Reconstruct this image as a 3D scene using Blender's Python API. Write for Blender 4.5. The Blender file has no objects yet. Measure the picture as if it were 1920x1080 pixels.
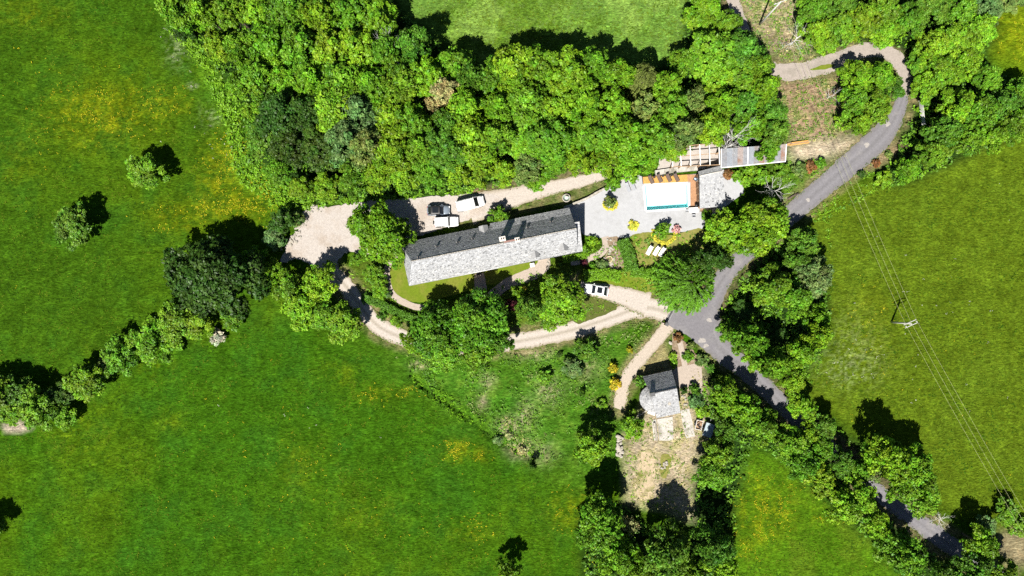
import bpy, bmesh, math, random
import numpy as np
from mathutils import Vector, Matrix
from mathutils.geometry import tessellate_polygon

# ---------------------------------------------------------------- camera, sky, sun, exposure
SC = bpy.context.scene
COL = SC.collection
CAM_H = 125.0            # drone altitude in metres, looking straight down
SCALE = 10.0             # photo pixels per metre on the ground
cam_d = bpy.data.cameras.new('camera')
cam_d.sensor_width = 36.0
cam_d.lens = 36.0 * CAM_H / 192.0
cam_d.clip_start = 1.0
cam_d.clip_end = 6000.0
cam = bpy.data.objects.new('camera', cam_d)
cam.location = (0, 0, CAM_H)
COL.objects.link(cam)
SC.camera = cam

SUN_EL = math.radians(55.5)
SHX, SHY = 0.37, 0.93                      # ground direction in which shadows fall
w = bpy.data.worlds.new('World')
SC.world = w
w.use_nodes = True
nt = w.node_tree
bg = nt.nodes['Background']
sky = nt.nodes.new('ShaderNodeTexSky')
sky.sky_type = 'NISHITA'
sky.sun_disc = False
sky.air_density = 0.6          # clear dry air: deep blue sky, dark shadows
sky.dust_density = 0.3
sky.sun_elevation = SUN_EL
sky.sun_rotation = math.atan2(-SHX, -SHY)
nt.links.new(sky.outputs[0], bg.inputs[0])
bg.inputs[1].default_value = 0.05
sun_d = bpy.data.lights.new('sun', 'SUN')
sun_d.energy = 5.0
sun_d.angle = math.radians(0.5)
sun_d.color = (1.0, 0.955, 0.88)
sun = bpy.data.objects.new('sun', sun_d)
L = 1.0 / math.tan(SUN_EL)
_n = math.hypot(SHX, SHY)
sun.rotation_euler = Vector((SHX / _n * L, SHY / _n * L, -1)).to_track_quat('-Z', 'Y').to_euler()
sun.location = (-30, -60, 90)
COL.objects.link(sun)
SC.view_settings.view_transform = 'Standard'
SC.view_settings.look = 'None'
SC.view_settings.gamma = 1.0
SC.view_settings.exposure = 1.05
SC.render.engine = 'CYCLES'
SC.cycles.max_bounces = 6
SC.cycles.diffuse_bounces = 4
SC.cycles.glossy_bounces = 2
SC.cycles.transmission_bounces = 3
SC.cycles.transparent_max_bounces = 6
SC.cycles.use_denoising = False
SC.cycles.use_adaptive_sampling = True
SC.cycles.adaptive_threshold = 0.02

# ---------------------------------------------------------------- helpers
def P(px, py, z=0.0):
    """photo position of a point at height z -> ground plan position in metres"""
    k = 1.0 - z / CAM_H
    return ((px - 960) / SCALE * k, (540 - py) / SCALE * k)

def P3(px, py, z=0.0):
    x, y = P(px, py, z)
    return Vector((x, y, z))

def tag(o, label=None, cat=None, group=None, kind=None):
    if label: o['label'] = label
    if cat: o['category'] = cat
    if group: o['group'] = group
    if kind: o['kind'] = kind
    return o

def empty(name, loc, rz=0.0, label=None, cat=None, group=None):
    o = bpy.data.objects.new(name, None)
    o.empty_display_size = 0.3
    o.location = loc
    o.rotation_euler = (0, 0, rz)
    COL.objects.link(o)
    return tag(o, label, cat, group)

def link(name, me, mat=None, parent=None, loc=None, rz=0.0):
    o = bpy.data.objects.new(name, me)
    if mat is not None and len(me.materials) == 0:
        me.materials.append(mat)
    COL.objects.link(o)
    if parent is not None: o.parent = parent
    if loc is not None: o.location = loc
    if rz: o.rotation_euler = (0, 0, rz)
    return o

class MB:
    """collects simple shapes into one mesh"""
    def __init__(self):
        self.v = []; self.f = []; self.s = []
    def raw(self, verts, faces, smooth=False):
        b = len(self.v)
        self.v += [tuple(p) for p in verts]
        self.f += [tuple(i + b for i in f) for f in faces]
        self.s += [smooth] * len(faces)
        return self
    def box(self, c, s, rz=0.0, taper=1.0, M=None):
        hx, hy, hz = s[0] / 2, s[1] / 2, s[2] / 2
        vs = []
        for z, t in ((-hz, 1.0), (hz, taper)):
            for x, y in ((-hx, -hy), (hx, -hy), (hx, hy), (-hx, hy)):
                vs.append(Vector((x * t, y * t, z)))
        R = M if M is not None else Matrix.Rotation(rz, 3, 'Z')
        vs = [R @ p + Vector(c) for p in vs]
        return self.raw(vs, [(3, 2, 1, 0), (4, 5, 6, 7), (0, 1, 5, 4), (1, 2, 6, 5), (2, 3, 7, 6), (3, 0, 4, 7)])
    def bar(self, a, b, wd, ht=None):
        """square bar from a to b"""
        a = Vector(a); b = Vector(b); d = b - a
        ht = wd if ht is None else ht
        M = d.to_track_quat('X', 'Z').to_matrix()
        return self.box((a + b) / 2, (d.length, wd, ht), M=M)
    def tube(self, pts, radii, n=6, cap=True):
        pts = [Vector(p) for p in pts]
        b = len(self.v); k = len(pts)
        for i, p in enumerate(pts):
            d = (pts[min(i + 1, k - 1)] - pts[max(i - 1, 0)])
            if d.length < 1e-6: d = Vector((0, 0, 1))
            M = d.to_track_quat('Z', 'Y').to_matrix()
            for j in range(n):
                a = 2 * math.pi * j / n
                self.v.append(tuple(p + M @ Vector((math.cos(a) * radii[i], math.sin(a) * radii[i], 0))))
        for i in range(k - 1):
            for j in range(n):
                q = (j + 1) % n
                self.f.append((b + i * n + j, b + i * n + q, b + (i + 1) * n + q, b + (i + 1) * n + j)); self.s.append(True)
        if cap:
            self.f.append(tuple(b + j for j in reversed(range(n)))); self.s.append(False)
            self.f.append(tuple(b + (k - 1) * n + j for j in range(n))); self.s.append(False)
        return self
    def lathe(self, c, prof, n=20):
        """prof: list of (radius, z)"""
        b = len(self.v); k = len(prof); c = Vector(c)
        for r, z in prof:
            for j in range(n):
                a = 2 * math.pi * j / n
                self.v.append((c.x + math.cos(a) * r, c.y + math.sin(a) * r, c.z + z))
        for i in range(k - 1):
            for j in range(n):
                q = (j + 1) % n
                self.f.append((b + i * n + j, b + i * n + q, b + (i + 1) * n + q, b + (i + 1) * n + j)); self.s.append(True)
        return self
    def prism(self, poly, z0, z1):
        n = len(poly)
        vs = [(x, y, z0) for x, y in poly] + [(x, y, z1) for x, y in poly]
        fs = [tuple(reversed(range(n))), tuple(range(n, 2 * n))]
        fs += [(i, (i + 1) % n, n + (i + 1) % n, n + i) for i in range(n)]
        return self.raw(vs, fs)
    def rings(self, rings, closed=True, cap=True, smooth=True):
        n = len(rings[0]); b = len(self.v)
        for r in rings: self.v += [tuple(p) for p in r]
        for i in range(len(rings) - 1):
            for j in range(n if closed else n - 1):
                q = (j + 1) % n
                self.f.append((b + i * n + j, b + i * n + q, b + (i + 1) * n + q, b + (i + 1) * n + j)); self.s.append(smooth)
        if cap:
            self.f.append(tuple(b + j for j in reversed(range(n)))); self.s.append(False)
            self.f.append(tuple(b + (len(rings) - 1) * n + j for j in range(n))); self.s.append(False)
        return self
    def mesh(self, name):
        me = bpy.data.meshes.new(name)
        me.from_pydata(self.v, [], self.f)
        me.polygons.foreach_set('use_smooth', self.s)
        me.update()
        bm = bmesh.new(); bm.from_mesh(me)
        bmesh.ops.recalc_face_normals(bm, faces=bm.faces)
        bm.to_mesh(me); bm.free()
        return me
    def build(self, name, mat, parent=None, loc=None, rz=0.0, bevel=0.0):
        me = self.mesh(name)
        if bevel:
            bm = bmesh.new(); bm.from_mesh(me)
            bmesh.ops.bevel(bm, geom=[e for e in bm.edges if len(e.link_faces) == 2 and e.calc_face_angle(0) > 0.6],
                            offset=bevel, segments=2, affect='EDGES', profile=0.6)
            bm.to_mesh(me); bm.free()
        return link(name, me, mat, parent, loc, rz)

def np_quads(name, co, col=None):
    """co: (n*4,3) float array, every 4 vertices one quad; col: (n*4,3)"""
    n4 = len(co); n = n4 // 4
    me = bpy.data.meshes.new(name)
    me.vertices.add(n4)
    me.vertices.foreach_set('co', np.ascontiguousarray(co, dtype=np.float32).ravel())
    me.loops.add(n4)
    me.loops.foreach_set('vertex_index', np.arange(n4, dtype=np.int32))
    me.polygons.add(n)
    me.polygons.foreach_set('loop_start', np.arange(0, n4, 4, dtype=np.int32))
    me.update(calc_edges=True)
    if col is not None:
        a = me.attributes.new('Col', 'FLOAT_COLOR', 'POINT')
        c4 = np.ones((n4, 4), dtype=np.float32); c4[:, :3] = col
        a.data.foreach_set('color', c4.ravel())
    return me

# ---------------------------------------------------------------- materials
def new_mat(name):
    m = bpy.data.materials.new(name)
    m.use_nodes = True
    t = m.node_tree
    return m, t, t.nodes['Principled BSDF']

def N(t, kind, **kw):
    n = t.nodes.new(kind)
    for k, v in kw.items(): setattr(n, k, v)
    return n

def mix_rgb(t, fac, a, b, mode='MIX'):
    m = N(t, 'ShaderNodeMix', data_type='RGBA', blend_type=mode)
    for sock, val in ((m.inputs[0], fac), (m.inputs[6], a), (m.inputs[7], b)):
        if hasattr(val, 'is_output'): t.links.new(val, sock)
        elif isinstance(val, (int, float)): sock.default_value = val
        else: sock.default_value = (val[0], val[1], val[2], 1)
    return m.outputs[2]

def noise(t, scale, detail=3.0, rough=0.6, vec=None):
    n = N(t, 'ShaderNodeTexNoise')
    n.inputs['Scale'].default_value = scale
    n.inputs['Detail'].default_value = detail
    n.inputs['Roughness'].default_value = rough
    if vec is not None: t.links.new(vec, n.inputs['Vector'])
    return n.outputs['Fac']

def ramp(t, fac, lo, hi, p0=0.35, p1=0.65):
    r = N(t, 'ShaderNodeMapRange')
    t.links.new(fac, r.inputs[0])
    r.inputs[1].default_value = p0; r.inputs[2].default_value = p1
    r.inputs[3].default_value = lo; r.inputs[4].default_value = hi
    return r.outputs[0]

def surface(name, col, var=0.25, scale=2.0, rough=0.85, bump=0.0, bscale=8.0, col2=None, c2scale=0.3, spec=0.3, attr=False, metal=0.0, c2lim=(0.48, 0.62)):
    """procedural material: base colour, a second colour in patches, fine grain and relief"""
    m, t, b = new_mat(name)
    tc = N(t, 'ShaderNodeTexCoord').outputs['Object']
    if attr:
        base = N(t, 'ShaderNodeAttribute', attribute_name='Col').outputs['Color']
    else:
        rgb = N(t, 'ShaderNodeRGB'); rgb.outputs[0].default_value = (*col, 1); base = rgb.outputs[0]
    if col2 is not None:
        f = ramp(t, noise(t, c2scale, 4.0, 0.65, tc), 0.0, 1.0, *c2lim)
        base = mix_rgb(t, f, base, col2)
    v1 = ramp(t, noise(t, scale, 4.0, 0.7, tc), 1 - var, 1 + var, 0.3, 0.7)
    v2 = ramp(t, noise(t, scale * 4.3, 2.0, 0.6, tc), 1 - var * 0.8, 1 + var * 0.8, 0.3, 0.7)
    mu = N(t, 'ShaderNodeMath', operation='MULTIPLY'); t.links.new(v1, mu.inputs[0]); t.links.new(v2, mu.inputs[1])
    cm = N(t, 'ShaderNodeCombineColor')
    for i in range(3): t.links.new(mu.outputs[0], cm.inputs[i])
    out = mix_rgb(t, 1.0, base, cm.outputs[0], 'MULTIPLY')
    t.links.new(out, b.inputs['Base Color'])
    b.inputs['Roughness'].default_value = rough
    b.inputs['Specular IOR Level'].default_value = spec
    b.inputs['Metallic'].default_value = metal
    if bump:
        bp = N(t, 'ShaderNodeBump'); bp.inputs['Strength'].default_value = bump; bp.inputs['Distance'].default_value = 0.1
        t.links.new(noise(t, bscale, 4.0, 0.7, tc), bp.inputs['Height'])
        t.links.new(bp.outputs[0], b.inputs['Normal'])
    return m

def leaf_material(name, trans=0.13, spec=0.2):
    m, t, b = new_mat(name)
    at = N(t, 'ShaderNodeAttribute', attribute_name='Col').outputs['Color']
    oi = N(t, 'ShaderNodeObjectInfo').outputs['Color']
    c = mix_rgb(t, 1.0, at, oi, 'MULTIPLY')
    t.links.new(c, b.inputs['Base Color'])
    b.inputs['Roughness'].default_value = 0.5 if spec > .1 else .9
    b.inputs['Specular IOR Level'].default_value = spec
    tr = N(t, 'ShaderNodeBsdfTranslucent')
    c2 = mix_rgb(t, 1.0, c, (1.25, 1.1, 0.5), 'MULTIPLY')
    t.links.new(c2, tr.inputs[0])
    mx = N(t, 'ShaderNodeMixShader'); mx.inputs[0].default_value = trans
    t.links.new(b.outputs[0], mx.inputs[1]); t.links.new(tr.outputs[0], mx.inputs[2])
    t.links.new(mx.outputs[0], t.nodes['Material Output'].inputs[0])
    return m

def plain(name, col, rough=0.5, spec=0.5, metal=0.0, coat=0.0, var=0.06):
    m = surface(name, col, var=var, scale=3.0, rough=rough, spec=spec, metal=metal)
    m.node_tree.nodes['Principled BSDF'].inputs['Coat Weight'].default_value = coat
    return m

M = {}
def ground_material():
    m, t, b = new_mat('meadow_ground')
    tc = N(t, 'ShaderNodeTexCoord').outputs['Object']
    mp = N(t, 'ShaderNodeMapping'); t.links.new(tc, mp.inputs[0])
    mp.inputs['Rotation'].default_value = (0, 0, math.radians(-38)); mp.inputs['Scale'].default_value = (0.75, 2.4, 1.0)
    base = N(t, 'ShaderNodeAttribute', attribute_name='Col').outputs['Color']
    v = None
    for sc_, va, vec in ((1.0, .34, mp.outputs[0]), (2.4, .68, mp.outputs[0]), (0.4, .2, tc), (5.0, .42, mp.outputs[0])):
        f = ramp(t, noise(t, sc_, 4.0, 0.7, vec), 1 - va, 1 + va, 0.3, 0.7)
        if v is None: v = f
        else:
            mu = N(t, 'ShaderNodeMath', operation='MULTIPLY'); t.links.new(v, mu.inputs[0]); t.links.new(f, mu.inputs[1]); v = mu.outputs[0]
    cm = N(t, 'ShaderNodeCombineColor')
    for i in range(3): t.links.new(v, cm.inputs[i])
    out = mix_rgb(t, 1.0, base, cm.outputs[0], 'MULTIPLY')
    hue = ramp(t, noise(t, 1.7, 3.0, .6, tc), 0.0, 0.25, 0.45, 0.75)
    out = mix_rgb(t, hue, out, mix_rgb(t, 1.0, out, (1.55, 1.12, 0.9), 'MULTIPLY'))
    t.links.new(out, b.inputs['Base Color'])
    b.inputs['Roughness'].default_value = 1.0; b.inputs['Specular IOR Level'].default_value = 0.0
    bp = N(t, 'ShaderNodeBump'); bp.inputs['Strength'].default_value = 1.0; bp.inputs['Distance'].default_value = 0.16
    t.links.new(noise(t, 1.9, 5.0, 0.75, mp.outputs[0]), bp.inputs['Height']); t.links.new(bp.outputs[0], b.inputs['Normal'])
    return m
M['ground'] = ground_material()
M['leaf'] = leaf_material('leaves')
M['blade'] = leaf_material('grass_blades', 0.1, 0.03)
M['bark'] = surface('bark', (0.09, 0.07, 0.05), 0.35, 3.0, 0.95, 0.6, 12)
M['dead'] = surface('dead_wood', (0.55, 0.54, 0.51), 0.25, 3.0, 0.9, 0.3, 12)
M['gravel'] = surface('gravel', (0.345, 0.312, 0.282), 0.16, 3.0, 0.95, 0.5, 14, col2=(0.305, 0.262, 0.222), c2scale=0.25, spec=0.1, attr=False)
M['drive'] = surface('drive_gravel', (0, 0, 0), 0.16, 3.0, 0.95, 0.5, 14, spec=0.1, attr=True)
M['dirt'] = surface('bare_dirt', (0.35, 0.28, 0.185), 0.22, 2.0, 0.97, 0.6, 8, col2=(0.13, 0.135, 0.035), c2scale=0.35, spec=0.08, c2lim=(0.5, 0.66))
M['path'] = surface('path_sand', (0.315, 0.265, 0.22), 0.14, 3.0, 0.95, 0.4, 14, spec=0.1)
M['asphalt'] = surface('asphalt', (0.14, 0.134, 0.143), 0.13, 2.5, 0.9, 0.35, 20, col2=(0.17, 0.163, 0.166), c2scale=0.22, spec=0.2)
M['lane'] = surface('lane_asphalt', (0, 0, 0), 0.13, 2.5, 0.9, 0.35, 20, spec=0.2, attr=True, col2=(0.19, 0.18, 0.178), c2scale=0.3, c2lim=(0.56, 0.72))
M['track'] = surface('pale_track', (0.27, 0.235, 0.205), 0.14, 2.5, 0.95, 0.35, 14, col2=(0.22, 0.195, 0.165), c2scale=0.3, spec=0.12)
M['patch'] = surface('road_repair', (0.27, 0.25, 0.23), 0.2, 3.0, 0.9, 0.3, 14, spec=0.2)
M['terrace'] = surface('terrace_paving', (0.318, 0.322, 0.33), 0.07, 1.2, 0.9, 0.25, 10, col2=(0.288, 0.29, 0.294), c2scale=0.18, spec=0.2)
M['concrete'] = surface('old_concrete', (0.37, 0.35, 0.315), 0.2, 2.2, 0.92, 0.35, 9, col2=(0.2, 0.185, 0.15), c2scale=0.5, spec=0.2)
M['lawn'] = surface('mown_lawn', (0.1, 0.142, 0.01), 0.18, 2.5, 0.95, 0.4, 9, col2=(0.135, 0.148, 0.022), c2scale=0.22, spec=0.1)
M['lawn_dry'] = surface('dry_lawn', (0.17, 0.16, 0.045), 0.2, 2.2, 0.95, 0.5, 9, col2=(0.12, 0.14, 0.02), c2scale=0.25, spec=0.1)
M['slate'] = surface('slate', (0, 0, 0), 0.16, 5.0, 0.55, 0.2, 14, spec=0.4, attr=True)
M['slate_bed'] = surface('slate_bed', (0.09, 0.09, 0.09), 0.2, 3.0, 0.8)
M['stone'] = surface('pale_stone', (0.34, 0.315, 0.27), 0.3, 2.2, 0.92, 0.6, 6, col2=(0.24, 0.21, 0.165), c2scale=1.2)
M['wallstone'] = surface('rubble_wall', (0.27, 0.225, 0.17), 0.3, 2.4, 0.95, 0.8, 5)
M['mortar'] = surface('lime_render', (0.5, 0.47, 0.42), 0.12, 2.0, 0.9, 0.2, 8)
M['wood'] = surface('deck_wood', (0.35, 0.19, 0.1), 0.2, 2.5, 0.7, 0.1, 10, spec=0.3)
M['deck_pale'] = surface('deck_wood_new', (0.47, 0.26, 0.07), 0.2, 2.5, 0.7, 0.1, 10, spec=0.3)
M['timber'] = surface('weathered_timber', (0.3, 0.2, 0.12), 0.25, 3.0, 0.8, 0.2, 12)
M['timber_dark'] = surface('dark_timber', (0.035, 0.028, 0.024), 0.25, 3.0, 0.8, 0.2, 12)
M['white_wood'] = plain('white_paint', (0.72, 0.71, 0.68), 0.5)
M['white'] = plain('white_car_paint', (0.74, 0.74, 0.74), 0.3, 0.5, 0, 0.7, 0.02)
M['dark_paint'] = plain('dark_blue_car_paint', (0.028, 0.034, 0.045), 0.28, 0.5, 0.35, 1.0, 0.03)
M['silver_paint'] = plain('grey_blue_car_paint', (0.23, 0.27, 0.32), 0.3, 0.5, 0.3, 0.8, 0.03)
M['glass'] = plain('tinted_glass', (0.012, 0.014, 0.017), 0.06, 0.6, 0, 0, 0.02)
M['rubber'] = plain('rubber', (0.018, 0.018, 0.018), 0.8, 0.3)
M['rim'] = plain('alloy_rim', (0.5, 0.5, 0.5), 0.35, 0.5, 0.8)
M['lamp'] = plain('clear_lamp', (0.65, 0.66, 0.66), 0.15, 0.6)
M['redlamp'] = plain('red_lamp', (0.35, 0.02, 0.02), 0.2, 0.6)
M['black'] = plain('black_plastic', (0.015, 0.015, 0.016), 0.5, 0.4)
M['brown_fabric'] = surface('brown_fabric', (0.115, 0.08, 0.065), 0.15, 4.0, 0.9)
M['blue_fabric'] = surface('pale_blue_fabric', (0.33, 0.4, 0.5), 0.15, 4.0, 0.9)
M['grey_fabric'] = surface('grey_fabric', (0.28, 0.29, 0.31), 0.15, 4.0, 0.9)
M['sheet'] = surface('galvanised_sheet', (0.185, 0.19, 0.205), 0.2, 1.6, 0.5, 0.1, 6, col2=(0.17, 0.125, 0.105), c2scale=0.55, spec=0.5, c2lim=(0.5, 0.68))
M['metal'] = plain('painted_steel', (0.4, 0.4, 0.4), 0.45, 0.5, 0.5)
M['cover'] = plain('grey_blue_cover', (0.27, 0.33, 0.36), 0.5)
M['concrete_pole'] = surface('concrete_pole', (0.42, 0.41, 0.38), 0.1, 3.0, 0.9)
M['wire'] = plain('conductor', (0.3, 0.31, 0.15), 0.6, 0.3, 0.0)
M['coping'] = plain('pool_coping', (0.62, 0.61, 0.59), 0.7, 0.3)
M['liner'] = plain('pool_liner', (0.6, 0.92, 0.92), 0.5, 0.3)
M['soil'] = surface('garden_soil', (0.17, 0.125, 0.08), 0.3, 3.0, 0.97, 0.6, 9, col2=(0.25, 0.2, 0.14), c2scale=1.0)
M['terracotta'] = plain('terracotta', (0.42, 0.33, 0.2), 0.8)
M['copper'] = plain('red_clay', (0.2, 0.11, 0.09), 0.7)

def water_material():
    m, t, b = new_mat('pool_water')
    t.nodes.remove(b)
    tr = N(t, 'ShaderNodeBsdfTransparent'); tr.inputs[0].default_value = (0.80, 0.985, 0.985, 1)
    gl = N(t, 'ShaderNodeBsdfGlossy'); gl.inputs['Roughness'].default_value = 0.03
    bp = N(t, 'ShaderNodeBump'); bp.inputs['Strength'].default_value = 0.08; bp.inputs['Distance'].default_value = 0.05
    t.links.new(noise(t, 2.5, 3.0), bp.inputs['Height']); t.links.new(bp.outputs[0], gl.inputs['Normal'])
    fr = N(t, 'ShaderNodeFresnel'); fr.inputs[0].default_value = 1.33
    mx = N(t, 'ShaderNodeMixShader')
    t.links.new(fr.outputs[0], mx.inputs[0]); t.links.new(tr.outputs[0], mx.inputs[1]); t.links.new(gl.outputs[0], mx.inputs[2])
    t.links.new(mx.outputs[0], t.nodes['Material Output'].inputs[0])
    return m
M['water'] = water_material()

# ---------------------------------------------------------------- numpy noise, polygons
RNG = np.random.default_rng(7)
def vnoise(x, y, scale, seed):
    r = np.random.default_rng(seed)
    tab = r.random((256, 256))
    u = x * scale + 1000.0; v = y * scale + 1000.0
    i = np.floor(u).astype(int); j = np.floor(v).astype(int)
    f = u - i; g = v - j
    f = f * f * (3 - 2 * f); g = g * g * (3 - 2 * g)
    a = tab[i % 256, j % 256]; b = tab[(i + 1) % 256, j % 256]; c = tab[i % 256, (j + 1) % 256]; d = tab[(i + 1) % 256, (j + 1) % 256]
    return (a * (1 - f) + b * f) * (1 - g) + (c * (1 - f) + d * f) * g
def fnoise(x, y, scale, seed, octs=4):
    s = 0; a = 1; tot = 0
    for k in range(octs):
        s = s + a * vnoise(x, y, scale * 2 ** k, seed + 17 * k); tot += a; a *= 0.6
    return s / tot

def inside(poly, x, y):
    poly = np.asarray(poly, float); n = len(poly)
    r = np.zeros(np.shape(x), bool)
    j = n - 1
    for i in range(n):
        xi, yi = poly[i]; xj, yj = poly[j]
        if yi != yj:
            c = ((yi > y) != (yj > y)) & (x < (xj - xi) * (y - yi) / (yj - yi) + xi)
            r ^= c
        j = i
    return r

def wpoly(pts):
    return [P(a, b) for a, b in pts]

def seg_dist(x, y, pts):
    d = np.full(np.shape(x), 1e9)
    for (ax, ay), (bx, by) in zip(pts[:-1], pts[1:]):
        vx, vy = bx - ax, by - ay
        t = np.clip(((x - ax) * vx + (y - ay) * vy) / (vx * vx + vy * vy + 1e-9), 0, 1)
        d = np.minimum(d, np.hypot(x - ax - t * vx, y - ay - t * vy))
    return d

def catmull(pts, closed=False, step=0.4):
    pts = [np.asarray(p, float) for p in pts]
    n = len(pts); out = []
    for i in range(n if closed else n - 1):
        p1 = pts[i]; p2 = pts[(i + 1) % n]
        p0 = pts[i - 1] if (closed or i > 0) else p1
        p3 = pts[(i + 2) % n] if (closed or i + 2 < n) else p2
        k = max(2, int(np.hypot(*(p2[:2] - p1[:2])) / step))
        for j in range(k):
            t = j / k
            out.append(0.5 * ((2 * p1) + (-p0 + p2) * t + (2 * p0 - 5 * p1 + 4 * p2 - p3) * t * t + (-p0 + 3 * p1 - 3 * p2 + p3) * t ** 3))
    if not closed: out.append(pts[-1])
    return np.array(out)

def sheet(name, pts, z, mat, label, cat, smooth=True, jitter=0.12, hole=None, kind='structure'):
    """a flat piece of ground cut to its outline (photo coordinates)"""
    w_ = np.array(wpoly(pts))
    if smooth:
        w_ = catmull(list(w_), True, 0.45)
        r = np.random.default_rng(len(name) * 31 + len(pts))
        c = w_ + r.normal(0, jitter, w_.shape)
        w_ = c
    loops = [[Vector((a, b, 0)) for a, b in w_]]
    if hole is not None: loops.append([Vector((a, b, 0)) for a, b in hole])
    tris = tessellate_polygon(loops)
    vs = [(v.x, v.y, z) for l_ in loops for v in l_]
    me = bpy.data.meshes.new(name)
    me.from_pydata(vs, [], [tuple(t) for t in tris]); me.update()
    bm = bmesh.new(); bm.from_mesh(me)
    for f in bm.faces:
        if f.normal.z < 0: f.normal_flip()
    bm.to_mesh(me); bm.free()
    return tag(link(name, me, mat), label, cat, None, kind)

def ribbon(name, pts, z, mat, label, cat, colours=None, jitter=0.1):
    """road or path: pts are (px, py, width in metres)"""
    q = catmull([(*P(a, b), w_) for a, b, w_ in pts], False, 0.6)
    r = np.random.default_rng(len(pts) * 13 + len(name))
    n = len(q); k = 7
    tan = np.gradient(q[:, :2], axis=0); tan /= np.linalg.norm(tan, axis=1)[:, None] + 1e-9
    nor = np.stack([-tan[:, 1], tan[:, 0]], 1)
    vs = []; cs = []
    for i in range(n):
        for j in range(k):
            s = (j / (k - 1) - 0.5) * q[i, 2]
            if j in (0, k - 1): s += r.normal(0, jitter)
            vs.append((q[i, 0] + nor[i, 0] * s, q[i, 1] + nor[i, 1] * s, z))
            if colours: cs.append(colours[j])
    fs = [(i * k + j, i * k + j + 1, (i + 1) * k + j + 1, (i + 1) * k + j) for i in range(n - 1) for j in range(k - 1)]
    me = bpy.data.meshes.new(name); me.from_pydata(vs, [], fs); me.update()
    bm = bmesh.new(); bm.from_mesh(me)
    for f in bm.faces:
        if f.normal.z < 0: f.normal_flip()
    bm.to_mesh(me); bm.free()
    if colours:
        a = me.attributes.new('Col', 'FLOAT_COLOR', 'POINT')
        a.data.foreach_set('color', np.array([(*c, 1) for c in cs], dtype=np.float32).ravel())
    return tag(link(name, me, mat), label, cat, None, 'structure')
# ---------------------------------------------------------------- the ground: one sheet out to the horizon
DITCH = wpoly([(770, 704), (800, 732), (840, 757), (880, 786), (930, 826), (1000, 862)])
ROADS_PX = {
 'lane': [(1990, 1180, 3.4), (1880, 1090, 3.4), (1770, 1014, 3.4), (1700, 962, 3.2), (1640, 918, 3.0), (1560, 845, 3.0), (1495, 785, 3.2), (1450, 742, 3.4), (1400, 695, 3.8), (1352, 655, 4.4),
          (1325, 615, 5.4), (1325, 575, 5.2), (1342, 545, 4.0), (1366, 508, 3.4), (1400, 474, 3.3), (1445, 432, 3.4), (1495, 392, 3.7), (1560, 336, 4.0), (1615, 290, 4.5), (1655, 252, 4.4), (1682, 212, 2.8), (1694, 178, 1.9)],
 'hairpin': [(1694, 180, 2.0), (1697, 140, 2.6), (1682, 112, 3.0), (1650, 93, 3.0), (1605, 99, 2.9), (1560, 117, 3.4), (1500, 134, 3.2), (1445, 132, 3.2), (1420, 112, 3.0), (1400, 80, 2.6), (1388, 40, 2.4), (1374, 0, 2.4), (1364, -60, 2.4)],
 'drive': [(1262, 591, 4.0), (1225, 578, 3.9), (1190, 580, 3.6), (1150, 594, 3.1), (1090, 614, 3.4), (1030, 629, 3.2), (970, 640, 3.2), (900, 649, 3.0), (830, 648, 3.0), (765, 636, 3.2), (718, 617, 3.2), (690, 592, 3.2), (668, 564, 3.2), (650, 538, 3.2), (622, 510, 3.4), (598, 470, 4.5)],
 'spur': [(1215, 571, 4.6), (1170, 556, 3.6), (1130, 546, 3.0), (1088, 538, 2.6)],
 'milltrack': [(1256, 606, 2.8), (1236, 632, 2.5), (1208, 664, 2.4), (1184, 694, 2.4), (1168, 724, 2.3), (1164, 748, 2.6), (1158, 766, 1.8)],
 'yardtrack': [(880, 392, 6.0), (930, 379, 4.6), (985, 364, 3.4), (1030, 353, 2.8), (1088, 340, 2.4), (1150, 320, 2.0)],
}
YARD = [(527, 492), (538, 462), (556, 440), (566, 408), (590, 392), (640, 384), (700, 376), (770, 372), (850, 366), (900, 364), (935, 368), (940, 392), (905, 404), (872, 414), (830, 428), (780, 446), (735, 470), (700, 478), (650, 474), (625, 500), (600, 505), (560, 486)]
TERRACE = [(1057, 391), (1098, 374), (1143, 349), (1196, 328), (1206, 332), (1310, 326), (1356, 318), (1394, 337), (1394, 362), (1362, 386), (1332, 407), (1316, 430), (1296, 434), (1262, 436), (1230, 437), (1196, 440), (1178, 446), (1140, 446), (1124, 446), (1094, 440)]
POOL = [(1208, 348), (1289.5, 344.5), (1291, 389.5), (1212, 395)]
WOOD = [(320, -60), (330, 30), (395, 120), (450, 200), (470, 300), (530, 352), (600, 384), (700, 372), (850, 362), (950, 358), (1040, 335), (1140, 335), (1230, 315), (1300, 280), (1365, 268), (1470, 285), (1478, 240), (1445, 170), (1425, 110), (1380, 40), (1360, -60), (1290, -60), (1285, 90), (1240, 120), (1100, 110), (950, 110), (900, 130), (840, 90), (790, 50), (740, 0), (720, -60)]
TRIANGLE = [(1492, 430), (1520, 440), (1540, 500), (1555, 570), (1555, 640), (1500, 700), (1480, 740), (1420, 690), (1365, 645), (1345, 600), (1352, 560), (1400, 500)]
NE = [(1480, -60), (1860, -60), (1870, 60), (1840, 120), (1930, 170), (1990, 240), (1880, 260), (1800, 300), (1700, 345), (1640, 350), (1690, 260), (1712, 200), (1705, 120), (1650, 75), (1560, 95), (1500, 100), (1490, 40)]
SCRUB = [(560, 600), (640, 640), (700, 660), (770, 665), (860, 670), (960, 665), (1060, 635), (1150, 610), (1230, 600), (1245, 612), (1200, 650), (1165, 690), (1150, 740), (1165, 790), (1160, 860), (1090, 900), (1000, 862), (880, 790), (780, 720), (680, 655)]
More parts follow.
